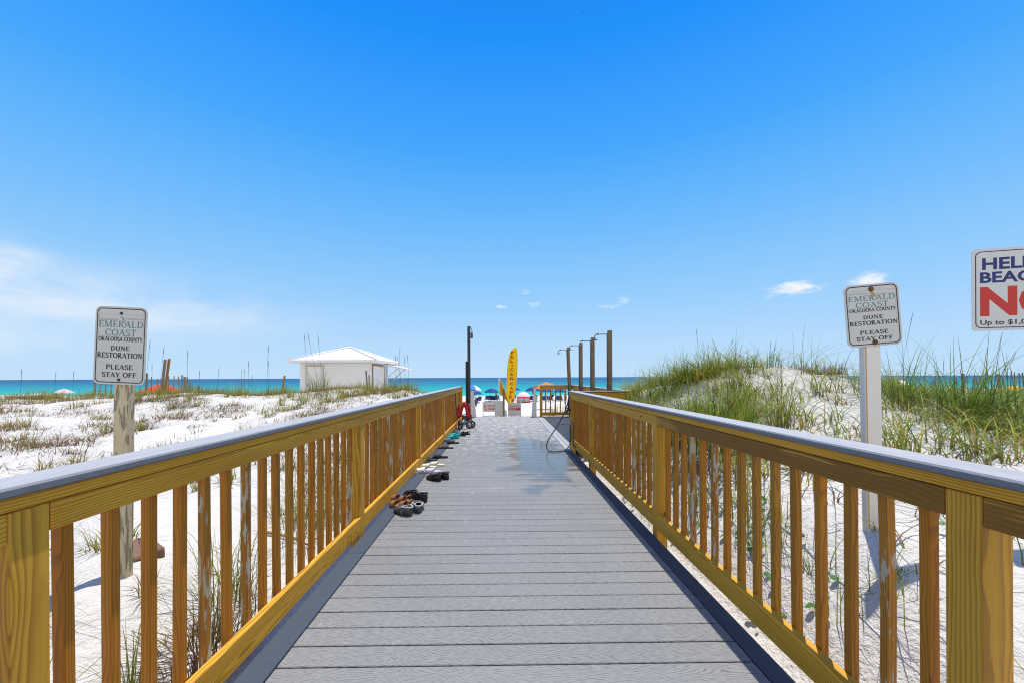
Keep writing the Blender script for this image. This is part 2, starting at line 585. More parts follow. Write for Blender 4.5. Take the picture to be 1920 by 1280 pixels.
def sea_mat():
    mt, nt, bs = new_mat('sea_water')
    geo = nt.add('ShaderNodeNewGeometry')
    pos = geo.outputs['Position']
    px, py, pz = nt.sep(pos)
    wav = nt.noise(nt.comb(nt.math('MULTIPLY', px, 0.018), nt.math('MULTIPLY', py, 0.05), 0.0), 1.0, 6.0, 0.62)
    # the bottom deepens away from the beach: pale over the bar, then green, then blue
    d = nt.math('DIVIDE', 1.0, nt.math('MAXIMUM', py, 20.0))
    d = nt.math('ADD', d, nt.math('MULTIPLY', nt.math('SUBTRACT', wav, 0.5), 0.0034))
    col = nt.ramp(nt.math('MULTIPLY', d, 72.0, clamp=True), [
        (0.0, (0.006, 0.062, 0.150)), (0.10, (0.006, 0.085, 0.185)), (0.20, (0.004, 0.135, 0.215)),
        (0.34, (0.001, 0.225, 0.26)), (0.62, (0.002, 0.36, 0.295)), (0.88, (0.02, 0.44, 0.36)), (1.0, (0.16, 0.44, 0.38))])
    foam_n = nt.noise(nt.comb(nt.math('MULTIPLY', px, 0.22), nt.math('MULTIPLY', py, 0.75), 0.0), 1.0, 5.0, 0.6)
    near = nt.math('SUBTRACT', 1.0, nt.smooth(py, 82.0, 104.0))
    fm = nt.math('MULTIPLY', nt.smooth(foam_n, 0.47, 0.60), near)
    caps = nt.math('MULTIPLY', nt.smooth(nt.noise(nt.comb(nt.math('MULTIPLY', px, 0.12), nt.math('MULTIPLY', py, 0.22), 5.0), 1.0, 4.0, 0.65), 0.70, 0.75), 0.7)
    col = nt.mix(nt.math('MAXIMUM', fm, caps), col, (0.75, 0.80, 0.80))
    nt.put(bs.inputs['Base Color'], col)
    bs.inputs['Roughness'].default_value = 0.45
    bs.inputs['Specular IOR Level'].default_value = 0.12
    h = nt.noise(nt.comb(nt.math('MULTIPLY', px, 0.12), nt.math('MULTIPLY', py, 0.4), 0.0), 1.0, 6.0, 0.65)
    bump(nt, bs, h, 0.6, 0.6)
    return mt


M = {}
M['yellow'] = wood('new_yellow_pine', (0.70, 0.370, 0.030), (0.29, 0.112, 0.007))
M['post'] = wood('pale_treated_post', (0.62, 0.335, 0.034), (0.30, 0.125, 0.009), ring=26.0)
M['stained'] = wood('stained_pine', (0.46, 0.235, 0.026), (0.19, 0.075, 0.006), stain=(0.17, 0.072, 0.010), ring=24.0, dist=7.0)
M['bal_orange'] = wood('orange_baluster', (0.47, 0.185, 0.011), (0.21, 0.060, 0.003))
M['bal_brown'] = wood('brown_baluster', (0.40, 0.170, 0.012), (0.17, 0.056, 0.004))
M['bal_green'] = wood('olive_baluster', (0.42, 0.200, 0.018), (0.17, 0.070, 0.005))
M['bal_peel'] = wood('peeling_baluster', (0.42, 0.18, 0.020), (0.18, 0.065, 0.006), peel=0.35, peel_col=(0.42, 0.38, 0.28))
M['grey_wood'] = wood('weathered_grey_timber', (0.26, 0.19, 0.12), (0.12, 0.08, 0.045))
M['old_post'] = wood('flaking_sign_post', (0.36, 0.31, 0.20), (0.14, 0.11, 0.065), peel=0.80, peel_col=(0.60, 0.49, 0.31))
M['brown_block'] = wood('brown_block', (0.22, 0.125, 0.080), (0.13, 0.07, 0.045))
M['slat'] = wood('fence_slat', (0.26, 0.20, 0.14), (0.12, 0.085, 0.055), knots=False)
M['stake'] = wood('stake_wood', (0.42, 0.21, 0.07), (0.22, 0.10, 0.035))
M['deck'] = composite('grey_deck_board', (0.232, 0.233, 0.228), (0.06, 0.062, 0.068), wet=True, strength=1.1)
M['border'] = composite('slate_border_board', (0.050, 0.070, 0.100), (0.028, 0.038, 0.058), strength=0.8)
M['cap'] = composite('grey_cap_board', (0.155, 0.168, 0.19), (0.10, 0.11, 0.13), strength=0.5, lit_top=(0.41, 0.41, 0.415))
M['sand'] = sand_mat()
M['sea'] = sea_mat()
M['sign_white'] = plain('sign_white', (0.60, 0.575, 0.53), 0.75, var=0.05, scale=6, spec=0.1)
M['sign_white2'] = plain('sign_white_bright', (0.66, 0.64, 0.60), 0.75, var=0.04, scale=6, spec=0.1)
M['pale_post'] = plain('pale_post', (0.74, 0.69, 0.60), 0.5, var=0.06, scale=5)
M['white'] = plain('white_paint', (0.72, 0.69, 0.65), 0.55, var=0.05)
M['roof'] = plain('white_metal_roof', (0.80, 0.80, 0.79), 0.4, var=0.03)
M['black'] = plain('black_print', (0.015, 0.016, 0.022), 0.5)
M['navy_print'] = plain('navy_print', (0.014, 0.024, 0.14), 0.5)
M['red_print'] = plain('red_print', (0.56, 0.030, 0.020), 0.5)
M['teal_print'] = plain('teal_print', (0.035, 0.20, 0.22), 0.5)
M['grey_print'] = plain('grey_print', (0.28, 0.31, 0.33), 0.5)
M['rust'] = plain('rust', (0.16, 0.060, 0.025), 0.8, var=0.4, scale=60)
M['rust_stain'] = plain('rust_stain', (0.50, 0.29, 0.06), 0.8, var=0.3, scale=40)
M['dark_metal'] = plain('dark_metal', (0.045, 0.048, 0.052), 0.45, 0.3)
M['galv'] = plain('weathered_pipe', (0.10, 0.105, 0.11), 0.4, 0.6)
M['rubber'] = plain('black_rubber', (0.018, 0.018, 0.02), 0.55)
M['blue'] = plain('blue_canvas', (0.004, 0.038, 0.27), 0.8, trans=0.2)
M['lightblue'] = plain('light_blue_canvas', (0.03, 0.22, 0.70), 0.8, trans=0.25)
M['wcanvas'] = plain('white_canvas', (0.78, 0.76, 0.74), 0.8, trans=0.25)
M['pink'] = plain('faded_pink_canvas', (0.72, 0.52, 0.52), 0.8, trans=0.25)
M['orange'] = plain('orange_canvas', (0.85, 0.25, 0.02), 0.8, trans=0.3)
M['redc'] = plain('red_canvas', (0.75, 0.06, 0.03), 0.8, trans=0.3)
M['yellowc'] = plain('yellow_canvas', (0.85, 0.45, 0.02), 0.8, trans=0.3)
M['flag'] = plain('flag_yellow', (0.95, 0.72, 0.006), 0.8, trans=0.55, var=0.06)
M['flag2'] = plain('pennant_gold', (0.85, 0.46, 0.015), 0.8, trans=0.35, var=0.08)
M['navy'] = plain('navy_sling', (0.012, 0.022, 0.09), 0.8)
M['skin'] = plain('skin', (0.42, 0.22, 0.14), 0.6)
M['hair'] = plain('dark_hair', (0.03, 0.02, 0.015), 0.7)
M['red_cloth'] = plain('red_cloth', (0.44, 0.012, 0.012), 0.7)
M['tyre'] = plain('tyre', (0.015, 0.015, 0.016), 0.7)
M['hub'] = plain('white_hub', (0.55, 0.55, 0.56), 0.5)
M['mat'] = plain('wet_rubber_mat', (0.02, 0.022, 0.025), 0.38, var=0.5, scale=9)
for nm, c in dict(clog_black=(0.012, 0.012, 0.014), clog_grey=(0.06, 0.065, 0.075), rim_grey=(0.42, 0.42, 0.42), slide_black=(0.02, 0.021, 0.026),
                  slide_brown=(0.33, 0.16, 0.06), strap_brown=(0.30, 0.12, 0.05), slide_cream=(0.72, 0.69, 0.56), slide_lav=(0.62, 0.58, 0.74),
                  white_sole=(0.75, 0.75, 0.75), teal=(0.02, 0.42, 0.42), slide_blue=(0.10, 0.20, 0.38), maroon=(0.14, 0.05, 0.05)).items():
    M[nm] = plain(nm, c, 0.55)
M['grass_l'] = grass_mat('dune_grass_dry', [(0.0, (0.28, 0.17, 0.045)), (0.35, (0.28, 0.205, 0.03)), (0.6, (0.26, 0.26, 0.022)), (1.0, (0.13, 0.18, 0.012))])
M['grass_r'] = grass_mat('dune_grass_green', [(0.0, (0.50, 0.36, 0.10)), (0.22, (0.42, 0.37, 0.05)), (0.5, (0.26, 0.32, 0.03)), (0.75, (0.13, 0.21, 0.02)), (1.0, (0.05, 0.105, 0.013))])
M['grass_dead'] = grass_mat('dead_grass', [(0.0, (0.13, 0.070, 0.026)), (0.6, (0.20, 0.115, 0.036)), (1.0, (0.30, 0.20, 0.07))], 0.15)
M['oat'] = grass_mat('sea_oat_stalks', [(0.0, (0.13, 0.10, 0.05)), (1.0, (0.10, 0.12, 0.05))], 0.2)
M['leaf'] = grass_mat('beach_leaf', [(0.0, (0.10, 0.24, 0.04)), (1.0, (0.06, 0.17, 0.03))], 0.3)

# ------------------------------------------------------------------ terrain
random.seed(7)
RNG = np.random.default_rng(7)


def ss(a, b, x):
    t = np.clip((np.asarray(x, float) - a) / (b - a), 0, 1)
    return t * t * (3 - 2 * t)


_LAT = RNG.random((256, 256))


def vnoise(x, y):
    x, y = np.asarray(x, float), np.asarray(y, float)
    xi, yi = np.floor(x).astype(int), np.floor(y).astype(int)
    fx, fy = x - xi, y - yi
    fx, fy = fx * fx * (3 - 2 * fx), fy * fy * (3 - 2 * fy)
    g = lambda a, b: _LAT[a % 256, b % 256]
    return (g(xi, yi) * (1 - fx) + g(xi + 1, yi) * fx) * (1 - fy) + (g(xi, yi + 1) * (1 - fx) + g(xi + 1, yi + 1) * fx) * fy


def gauss(x, y, cx, cy, sx, sy):
    return np.exp(-((x - cx) / sx) ** 2 - ((y - cy) / sy) ** 2)


def ground(x, y):
    x, y = np.asarray(x, float), np.asarray(y, float)
    n = (vnoise(x * 0.35 + 11, y * 0.35 + 5) - 0.5) * 0.35 + (vnoise(x * 1.1, y * 1.1) - 0.5) * 0.16
    fine = (vnoise(x * 3.1 + 7, y * 3.1) - 0.5) * 0.085 + (vnoise(x * 8 + 3, y * 8 + 9) - 0.5) * 0.024 + (vnoise(x * 19, y * 19 + 4) - 0.5) * 0.010
    ax = np.abs(x)
    left = -0.22 + 0.34 * ss(1.3, 2.5, ax) + 0.55 * ss(2.2, 12.0, y) * ss(1.4, 3.0, ax) + n * ss(1.6, 4.0, ax)
    left = left + 0.30 * gauss(x, y, -3.4, 12.2, 2.1, 2.6) + 0.10 * gauss(x, y, -9.0, 13.5, 3.5, 2.5)
    right = -0.16 + 0.58 * ss(1.35, 2.3, x) * ss(0.2, 2.3, y) + 0.34 * ss(2.0, 4.2, x) * ss(1.5, 5.0, y) + n * 0.6 * ss(1.8, 4.0, x)
    right = right + 0.70 * gauss(x, y, 4.9, 7.4, 1.9, 2.1) + 0.30 * gauss(x, y, 2.9, 7.4, 1.0, 2.2) + 0.22 * gauss(x, y, 7.0, 7.6, 1.6, 2.0) - 0.25 * gauss(x, y, 9.0, 6.0, 2.5, 4.0)
    z = np.where(x < 0, left, right)
    # down to the beach beyond the dunes
    ridge = np.where(x < 0, 14.0 + 0.05 * ax, 9.5 + 0.05 * ax)
    k = ss(ridge, ridge + 20, y)
    z = z * (1 - k) + (-2.35 - 0.004 * np.maximum(y - 40, 0)) * k + 0.10 * (vnoise(x * 0.5, y * 0.5) - 0.5) * k
    # the trodden way off the end of the boardwalk
    way = (1 - ss(1.5, 3.2, ax)) * ss(13.2, 14.0, y)
    zw = -0.12 - 2.25 * ss(15.0, 34.0, y)
    z = z * (1 - way) + np.minimum(z, zw) * way
    z = z + fine * (1 - 0.6 * k)
    # clear the deck and the shower platform
    und = 1 - ss(1.34, 1.62, np.where(x > 0, x - 0.08, ax))
    und = und * (1 - ss(13.4, 13.9, y))
    z = z * (1 - und) + np.minimum(z, -0.24) * und
    plat = ss(0.9, 1.2, x) * (1 - ss(2.42, 2.85, x)) * ss(6.7, 7.2, y) * (1 - ss(13.4, 13.9, y))
    z = z * (1 - plat) + np.minimum(z, -0.2) * plat
    z = np.where(y > 70, -2.35 - 0.004 * 30 - (y - 70) * 0.022, z)
    return z


def axis(parts):
    out = []
    for a, b, st in parts:
        out.extend(np.arange(a, b - 1e-9, st))
    out.append(parts[-1][1])
    return np.array(out)


gxs = axis([(-160, -60, 6), (-60, -26, 1.6), (-26, -10, 0.32), (-10, -5, 0.12), (-5, 5, 0.06), (5, 9, 0.09), (9, 16, 0.22), (16, 40, 0.9), (40, 110, 3), (110, 200, 9)])
gys = axis([(-6, 0, 0.5), (0, 5, 0.05), (5, 9, 0.09), (9, 16, 0.14), (16, 30, 0.5), (30, 90, 2.0), (90, 130, 8)])
GX, GY = np.meshgrid(gxs, gys)
GZ = ground(GX, GY)
nx, ny = len(gxs), len(gys)
sm = bpy.data.meshes.new('sand')
co = np.stack([GX, GY, GZ], -1).reshape(-1, 3)
ii = np.arange(nx * ny).reshape(ny, nx)
fc = np.stack([ii[:-1, :-1], ii[:-1, 1:], ii[1:, 1:], ii[1:, :-1]], -1).reshape(-1, 4)
sm.vertices.add(len(co))
sm.vertices.foreach_set('co', co.ravel())
sm.loops.add(fc.size)
sm.loops.foreach_set('vertex_index', fc.ravel())
sm.polygons.add(len(fc))
sm.polygons.foreach_set('loop_start', np.arange(0, fc.size, 4))
sm.polygons.foreach_set('use_smooth', np.ones(len(fc), bool))
sm.update(calc_edges=True)
sm.materials.append(M['sand'])
o = link(bpy.data.objects.new('sand', sm))
prop(o, 'white sand of the dunes and the beach on both sides of the boardwalk', 'sand', kind='structure')


def gz(x, y):
    return float(ground(np.array([x]), np.array([y]))[0])


sea = MB()
sea.add([(-40000, 74, -2.95), (40000, 74, -2.95), (40000, 45000, -2.95), (-40000, 45000, -2.95)], [(0, 1, 2, 3)])
o = sea.build('sea', M['sea'])
prop(o, 'turquoise sea turning deep blue towards the horizon', 'sea', kind='structure')

# ------------------------------------------------------------------ boardwalk
PITCH, SH = 0.1445, -0.014
DL, DR = -1.056, 1.178          # edges of the cross boards
BL, BR = -1.192, 1.282          # outer edges of the border boards
END = 13.55
deck = MB()
y = -0.9
while y < END - 0.05:
    deck.box((DL + 0.004, y, -0.027), (DR - 0.004, y + PITCH - 0.0078, random.uniform(-0.0012, 0.0006)), 'x', ch=0.003, shear=SH)
    y += PITCH
deck.box((DL, END - 0.02, -0.03), (2.42, END + 0.11, -0.001), 'x', ch=0.004)
bw = deck.build('boardwalk', M['deck'])
prop(bw, 'grey boardwalk of cross boards running from the viewer to the beach', 'boardwalk', kind='structure')
b = MB()
for seg in ((-1.0, 3.05), (3.055, 6.7), (6.705, 10.4), (10.405, END - 0.03)):
    b.box((BL, seg[0], -0.027), (DL - 0.003, seg[1], 0.001), 'y', ch=0.004)
b.build('border_board', M['border'], bw)
b = MB()
for seg in ((-1.0, 2.4), (2.405, 7.2)):
    b.box((DR + 0.003, seg[0], -0.027), (BR, seg[1], 0.001), 'y', ch=0.004)
b.build('border_board', M['border'], bw)
b = MB()
b.box((DR + 0.003, 7.205, -0.027), (1.285, END - 0.03, 0.001), 'y', ch=0.004)
b.box((1.290, 7.56, -0.027), (1.36, END - 0.03, 0.001), 'y', ch=0.004)
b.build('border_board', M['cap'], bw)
b = MB()
for xx in (BL + 0.03, -0.6, 0.0, 0.6, BR - 0.06):
    b.box((xx, -1.0, -0.22), (xx + 0.038, END, -0.031), 'y')
for k in range(6):
    yy = 1.4 + k * 2.43
    for xx in (-1.14, 1.14):
        b.box((xx - 0.045, yy, -0.9), (xx + 0.045, yy + 0.09, -0.04), 'z')
b.build('joist', M['bal_green'], bw)
b = MB()
x = 1.365
while x < 2.36:
    b.box((x, 7.5, -0.03), (min(x + 0.138, 2.42), END - 0.03, -0.006), 'y')
    x += 0.1445
b.build('platform_board', M['deck'], bw)

rm = MB()                        # perforated rubber mat: a lattice of bars
for k in range(46):
    yy = 7.75 + k * 0.124
    rm.box((1.40, yy, -0.004), (2.36, yy + 0.07, 0.012), 'x', ch=0.004)
for k in range(9):
    xx = 1.40 + k * 0.116
    rm.box((xx, 7.74, -0.004), (xx + 0.03, 13.42, 0.016), 'y', ch=0.004)
o = rm.build('rubber_mat', M['mat'])
prop(o, 'wet black rubber mat on the shower platform floor', 'mat')

# ------------------------------------------------------------------ railings
BAL_KIND = ['bal_orange', 'bal_brown', 'bal_green', 'bal_peel']


def baluster_mesh(matname, h, crook=0.0):
    mb = MB()
    w2 = 0.0168
    if not crook:
        mb.box((-w2, -w2, 0), (w2, w2, h), 'z', ch=0.003)
    else:                            # a warped one: square section swept along a bowed line
        n, c = 10, 0.003
        sec = [(-w2 + c, -w2), (w2 - c, -w2), (w2, -w2 + c), (w2, w2 - c), (w2 - c, w2), (-w2 + c, w2), (-w2, w2 - c), (-w2, -w2 + c)]
        vs, gr = [], []
        for i in range(n + 1):
            t = i / n
            off = crook * math.sin(math.pi * t)
            for x, y in sec:
                vs.append((x + off, y + off * 0.6, t * h))
                gr.append((t * h + 3.3, x + 0.03, y + 0.05))
        k = len(sec)
        fs = [(i * k + j, i * k + (j + 1) % k, (i + 1) * k + (j + 1) % k, (i + 1) * k + j) for i in range(n) for j in range(k)]
        fs += [tuple(range(k))[::-1], tuple(range(n * k, (n + 1) * k))]
        mb.add(vs, fs, gr)
    me = mb.build('baluster', M[matname])
    data = me.data
    bpy.data.objects.remove(me)
    return data


def rail_run(root, p0, p1, out, zs, posts, kinds, spacing=0.131, joints=(), top_mats=None, skip_ends=0.03, peel=()):
    """One straight run of railing. p0 -> p1 along the inner face, `out` the outward unit vector (axis aligned).
    zs = (cap_top, cap_bot, sub_bot, rail_bot, low_top, low_bot). posts = distances of post centres."""
    d = Vector((p1[0] - p0[0], p1[1] - p0[1], 0))
    L = d.length
    d.normalize()
    o3 = Vector((out[0], out[1], 0))
    ax = 'y' if abs(d.y) > 0.5 else 'x'
    base = Vector((p0[0], p0[1], 0)) - Vector(root.location)

    def blk(s0, s1, o0, o1, z0, z1, al, name, mat, ch=0.003):
        a = base + d * s0 + o3 * o0
        c = base + d * s1 + o3 * o1
        lo = [min(a.x, c.x), min(a.y, c.y), z0]
        hi = [max(a.x, c.x), max(a.y, c.y), z1]
        return MB().box(lo, hi, al, ch=ch).build(name, mat, root)
    ct, cb, sb, rb, lt, lb = zs
    cuts = [0.0] + list(joints) + [L]
    for s0, s1 in zip(cuts[:-1], cuts[1:]):
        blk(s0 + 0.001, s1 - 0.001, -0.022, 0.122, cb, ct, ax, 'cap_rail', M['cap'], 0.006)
    subj = [0.0] + [j + 1.1 for j in joints if j + 1.1 < L - 0.5] + [L]
    for i, (s0, s1) in enumerate(zip(subj[:-1], subj[1:])):
        blk(s0 + 0.001, s1 - 0.001, 0.0, 0.089, sb, cb - 0.002, ax, 'sub_rail', M['yellow'])
    edges = []
    for s in posts:
        blk(s - 0.0445, s + 0.0445, 0.001, 0.090, -0.55, sb - 0.003, 'z', 'post', M['post'])
        edges += [s - 0.0465, s + 0.0465]
    gaps = []
    if posts and posts[0] > 0.3:
        gaps.append((0.002, edges[0]))
    for i in range(len(posts) - 1):
        gaps.append((edges[2 * i + 1], edges[2 * i + 2]))
    if posts and posts[-1] < L - 0.3:
        gaps.append((edges[-1], L - 0.002))
    if not posts:
        gaps = [(0, L)]
    for i, (s0, s1) in enumerate(gaps):
        tm = (top_mats or {}).get(i, 'yellow')
        blk(s0, s1, 0.0, 0.038, rb, sb - 0.003, ax, 'top_rail', M[tm])
        blk(s0, s1, 0.0, 0.038, lb, lt, ax, 'bottom_rail', M['yellow'])
        n = max(1, int(round((s1 - s0) / spacing)) - 1)
        for k in range(n):
            s = s0 + (s1 - s0) * (k + 0.65) / (n + 0.30)
            kind = kinds[int(abs(math.sin(s * 37.7 + p0[0] * 11)) * 9973) % len(kinds)]
            var = BALS[kind][k % 3]
            if any(abs(s - q) < 0.066 for q in peel):
                var = BALS['crooked'][0]
            ob = bpy.data.objects.new('baluster', var)
            link(ob, root)
            q = base + d * s + o3 * (0.038 + 0.0205)
            ob.location = (q.x, q.y, lb + random.uniform(-0.005, 0.02))
            ob.rotation_euler = (random.uniform(-0.006, 0.006), random.uniform(-0.006, 0.006), random.choice((0, math.pi)) + random.uniform(-0.03, 0.03))


BALS = {k: [baluster_mesh(k, 0.945) for _ in range(3)] for k in BAL_KIND}
BALS['crooked'] = [baluster_mesh('bal_peel', 0.945, 0.02)]
LX, RX = -1.203, 1.285
ZS_L = (1.079, 1.052, 1.0145, 0.936, 0.157, 0.026)
ZS_R = (1.079, 1.052, 1.0145, 0.932, 0.200, 0.070)
kinds = ['bal_orange', 'bal_orange', 'bal_brown', 'bal_brown', 'bal_orange', 'bal_orange', 'bal_brown', 'bal_green', 'bal_orange', 'bal_peel']
r1 = thing('railing', 'long wooden railing left of the boardwalk, with shoes lined along its foot', 'railing', (LX, 6.0, 0))
rail_run(r1, (LX, -0.6), (LX, 12.15), (-1, 0), ZS_L, [0.6 + q for q in (1.039, 3.44, 5.88, 8.31, 10.73, 12.1)], kinds, joints=(4.95, 9.6), peel=())
r2 = thing('railing', 'wooden railing right of the boardwalk, ending at the shower platform with a hose', 'railing', (RX, 4.0, 0))
rail_run(r2, (RX, -0.6), (RX, 7.46), (1, 0), ZS_R, [0.6 + q for q in (1.07, 3.30, 5.78, 7.395)], kinds, joints=(4.2,), top_mats={1: 'stained', 0: 'stained'}, peel=(0.6 + 1.336,))
# shower enclosure: near, outer and far side
r3 = thing('railing', 'low wooden railing enclosing the shower platform, seen end on below the shower posts', 'railing', (2.4, 10.4, 0))
ZS_E = (1.075, 1.048, 1.012, 0.928, 0.150, 0.035)
rail_run(r3, (1.41, 7.46), (2.42, 7.46), (0, 1), ZS_E, [0.96], kinds)
rail_run(r3, (2.42, 7.585), (2.42, 13.43), (1, 0), ZS_E, [1.6, 3.4, 5.0], ['bal_green', 'bal_brown'])
rail_run(r3, (1.30, 13.43), (2.543, 13.43), (0, 1), ZS_E, [0.045, 1.2], ['bal_green', 'bal_green', 'bal_brown'], spacing=0.155)

# ------------------------------------------------------------------ lettering
T_, t_ = 0.17, 0.075


def _arc(cx, cy, rx, ry, a0, a1, n=14):
    return [(cx + rx * math.cos(math.radians(a0 + (a1 - a0) * i / n)), cy + ry * math.sin(math.radians(a0 + (a1 - a0) * i / n))) for i in range(n + 1)]


def _st(x, y0=0, y1=1, w=1):
    return ([(x, y0), (x, y1)], w)


def _sf(x, y, h=0.15):
    return ([(x - h, y), (x + h, y)], 2)


# glyph: (advance, [(points, weight)]) ; weight 1 thick, 0 thin, 2 serif
GL = {
    'A': (0.92, [([(0.10, 0), (0.45, 1)], 0), ([(0.43, 1), (0.78, 0)], 1), ([(0.24, 0.34), (0.66, 0.34)], 0), _sf(0.1, 0.03, .1), _sf(0.78, 0.03, .13)]),
    'C': (0.88, [(_arc(.46, .5, .38, .48, 45, 315), 1), ([(.74, .68), (.74, .98)], 0), ([(.74, .05), (.74, .25)], 0)]),
    'D': (0.95, [_st(.2), (_arc(.28, .5, .52, .47, -90, 90), 1), _sf(.2, .97, .12), _sf(.2, .03, .12)]),
    'E': (0.78, [_st(.2), ([(.1, .97), (.64, .97)], 2), ([(.1, .03), (.68, .03)], 2), ([(.2, .52), (.5, .52)], 0), ([(.64, .99), (.64, .78)], 0), ([(.68, .01), (.68, .25)], 0), ([(.5, .4), (.5, .63)], 0)]),
    'F': (0.74, [_st(.2), ([(.1, .97), (.64, .97)], 2), ([(.2, .52), (.5, .52)], 0), ([(.64, .99), (.64, .78)], 0), ([(.5, .4), (.5, .63)], 0), _sf(.2, .03, .14)]),
    'H': (0.95, [_st(.2), _st(.74), ([(.2, .5), (.74, .5)], 0), _sf(.2, .97, .12), _sf(.2, .03, .12), _sf(.74, .97, .12), _sf(.74, .03, .12)]),
    'I': (0.45, [_st(.22), _sf(.22, .97, .13), _sf(.22, .03, .13)]),
    'K': (0.95, [_st(.2), ([(.24, .42), (.74, .98)], 0), ([(.38, .56), (.78, 0)], 1), _sf(.2, .97, .12), _sf(.2, .03, .12), _sf(.74, .97, .1), _sf(.8, .03, .12)]),
    'L': (0.76, [_st(.2), ([(.1, .03), (.66, .03)], 2), ([(.66, .01), (.66, .27)], 0), _sf(.2, .97, .13)]),
    'M': (1.15, [_st(.18, w=0), ([(.2, 1), (.56, .08)], 1), ([(.56, .08), (.92, 1)], 0), _st(.94), _sf(.18, .03, .11), _sf(.94, .03, .13), _sf(.16, .97, .09), _sf(.95, .97, .11)]),
    'N': (1.0, [_st(.18, w=0), ([(.2, 1), (.78, .04)], 1), _st(.8, w=0), _sf(.18, .03, .11), _sf(.8, .97, .11), _sf(.16, .97, .09)]),
    'O': (0.98, [(_arc(.48, .5, .38, .47, 0, 360, 24), 1)]),
    'P': (0.78, [_st(.2), (_arc(.28, .74, .36, .24, -90, 90), 1), _sf(.2, .97, .12), _sf(.2, .03, .14)]),
    'R': (0.90, [_st(.2), (_arc(.28, .75, .34, .23, -90, 90), 1), ([(.38, .5), (.76, 0)], 1), _sf(.2, .97, .12), _sf(.2, .03, .12), _sf(.8, .03, .1)]),
    'S': (0.70, [(_arc(.35, .74, .23, .22, 40, 270, 12) + _arc(.35, .27, .25, .24, 90, -140, 12), 1), ([(.55, .74), (.55, .97)], 0), ([(.12, .03), (.12, .26)], 0)]),
    'T': (0.82, [_st(.4), ([(.06, .97), (.74, .97)], 2), ([(.07, .99), (.07, .76)], 0), ([(.73, .99), (.73, .76)], 0), _sf(.4, .03, .14)]),
    'U': (0.95, [([(.2, 1), (.2, .34)] + _arc(.47, .32, .27, .3, 180, 360, 10) + [(.74, .34), (.74, 1)], 1), _sf(.2, .97, .13), _sf(.74, .97, .11)]),
    'W': (1.2, [([(.1, 1), (.36, 0)], 1), ([(.36, 0), (.6, .9)], 0), ([(.58, .9), (.82, 0)], 1), ([(.82, 0), (1.06, 1)], 0), _sf(.1, .97, .1), _sf(1.06, .97, .1)]),
    'Y': (0.88, [([(.1, 1), (.44, .46)], 1), ([(.78, 1), (.44, .46)], 0), _st(.44, 0, .48), _sf(.12, .97, .12), _sf(.78, .97, .1), _sf(.44, .03, .14)]),
    "'": (0.3, [([(.15, 1), (.12, .74)], 0)]),
    ' ': (0.45, []),
}


def text_strokes(s, cx, ztop, width, h, thick=1.0, y=-0.0022, serif=True):
    """Serif lettering as flat strokes in the sign's (x, z) plane, centred on cx, fitted to a width."""
    adv = sum(GL[c][0] for c in s)
    sx = width / adv
    out_v, out_f = [], []
    x0 = cx - width / 2
    lay = 0
    for c in s:
        a, strokes = GL[c]
        for pts, wt in strokes:
            if wt == 2 and not serif:
                wt = 0
            wv = (T_ if wt == 1 else (t_ if wt == 0 else 0.07)) * thick
            pp = [Vector((x0 + p[0] * sx, ztop - h + p[1] * h)) for p in pts]
            hw = wv * (sx * 0.55 + h * 0.45) / 2
            n = len(pp)
            lay += 1
            yy = y - 0.00002 * (lay % 7)
            b = len(out_v)
            for i, p in enumerate(pp):
                t = pp[min(i + 1, n - 1)] - pp[max(i - 1, 0)]
                if t.length < 1e-9:
                    t = Vector((1, 0))
                t.normalize()
                k = 1.0
                if wt == 1 and n > 6:         # round strokes thin out at top and bottom
                    k = 0.45 + 0.55 * abs(t.y)
                nrm = Vector((-t.y, t.x)) * hw * k
                out_v += [(p.x + nrm.x, yy, p.y + nrm.y), (p.x - nrm.x, yy, p.y - nrm.y)]
            for i in range(n - 1):
                out_f.append((b + 2 * i, b + 2 * i + 1, b + 2 * i + 3, b + 2 * i + 2))
        x0 += a * sx
    return out_v, out_f


_dg = None


def sans(s, cx, ztop, width, h, y=-0.0022, bold=0.0, left=False):
    """Sans lettering from the built-in font, as a flat mesh fitted to width x h in (x, z)."""
    cu = bpy.data.curves.new('lettering', 'FONT')
    cu.body = s
    cu.size = 1.0
    cu.offset = bold
    cu.resolution_u = 3
    ob = bpy.data.objects.new('lettering', cu)
    COL.objects.link(ob)
    dg = bpy.context.evaluated_depsgraph_get()
    dg.update()
    me = ob.evaluated_get(dg).to_mesh()
    vs = [tuple(v.co) for v in me.vertices]
    fs = [tuple(p.vertices) for p in me.polygons]
    ob.evaluated_get(dg).to_mesh_clear()
    bpy.data.objects.remove(ob)
    bpy.data.curves.remove(cu)
    xs, ys = [v[0] for v in vs], [v[1] for v in vs]
    x0, x1, y0, y1 = min(xs), max(xs), min(ys), max(ys)
    kx, ky = width / (x1 - x0), h / (y1 - y0)
    xb = cx if left else cx - width / 2
    return [(xb + (v[0] - x0) * kx, y, ztop - h + (v[1] - y0) * ky) for v in vs], fs


def rrect(w_, h_, r, cx=0.0, cz=0.0, n=6):
    pts = []
    for sx, sz, a in ((1, 1, 0), (-1, 1, 90), (-1, -1, 180), (1, -1, 270)):
        for i in range(n + 1):
            th = math.radians(a + 90 * i / n)
            pts.append((cx + sx * (w_ / 2 - r) + r * math.cos(th), cz + sz * (h_ / 2 - r) + r * math.sin(th)))
    return pts


def ring(mb, outer, inner, y):
    n = len(outer)
    vs = [(x, y, z) for x, z in outer] + [(x, y, z) for x, z in inner]
    mb.add(vs, [(i, (i + 1) % n, (i + 1) % n + n, i + n) for i in range(n)])


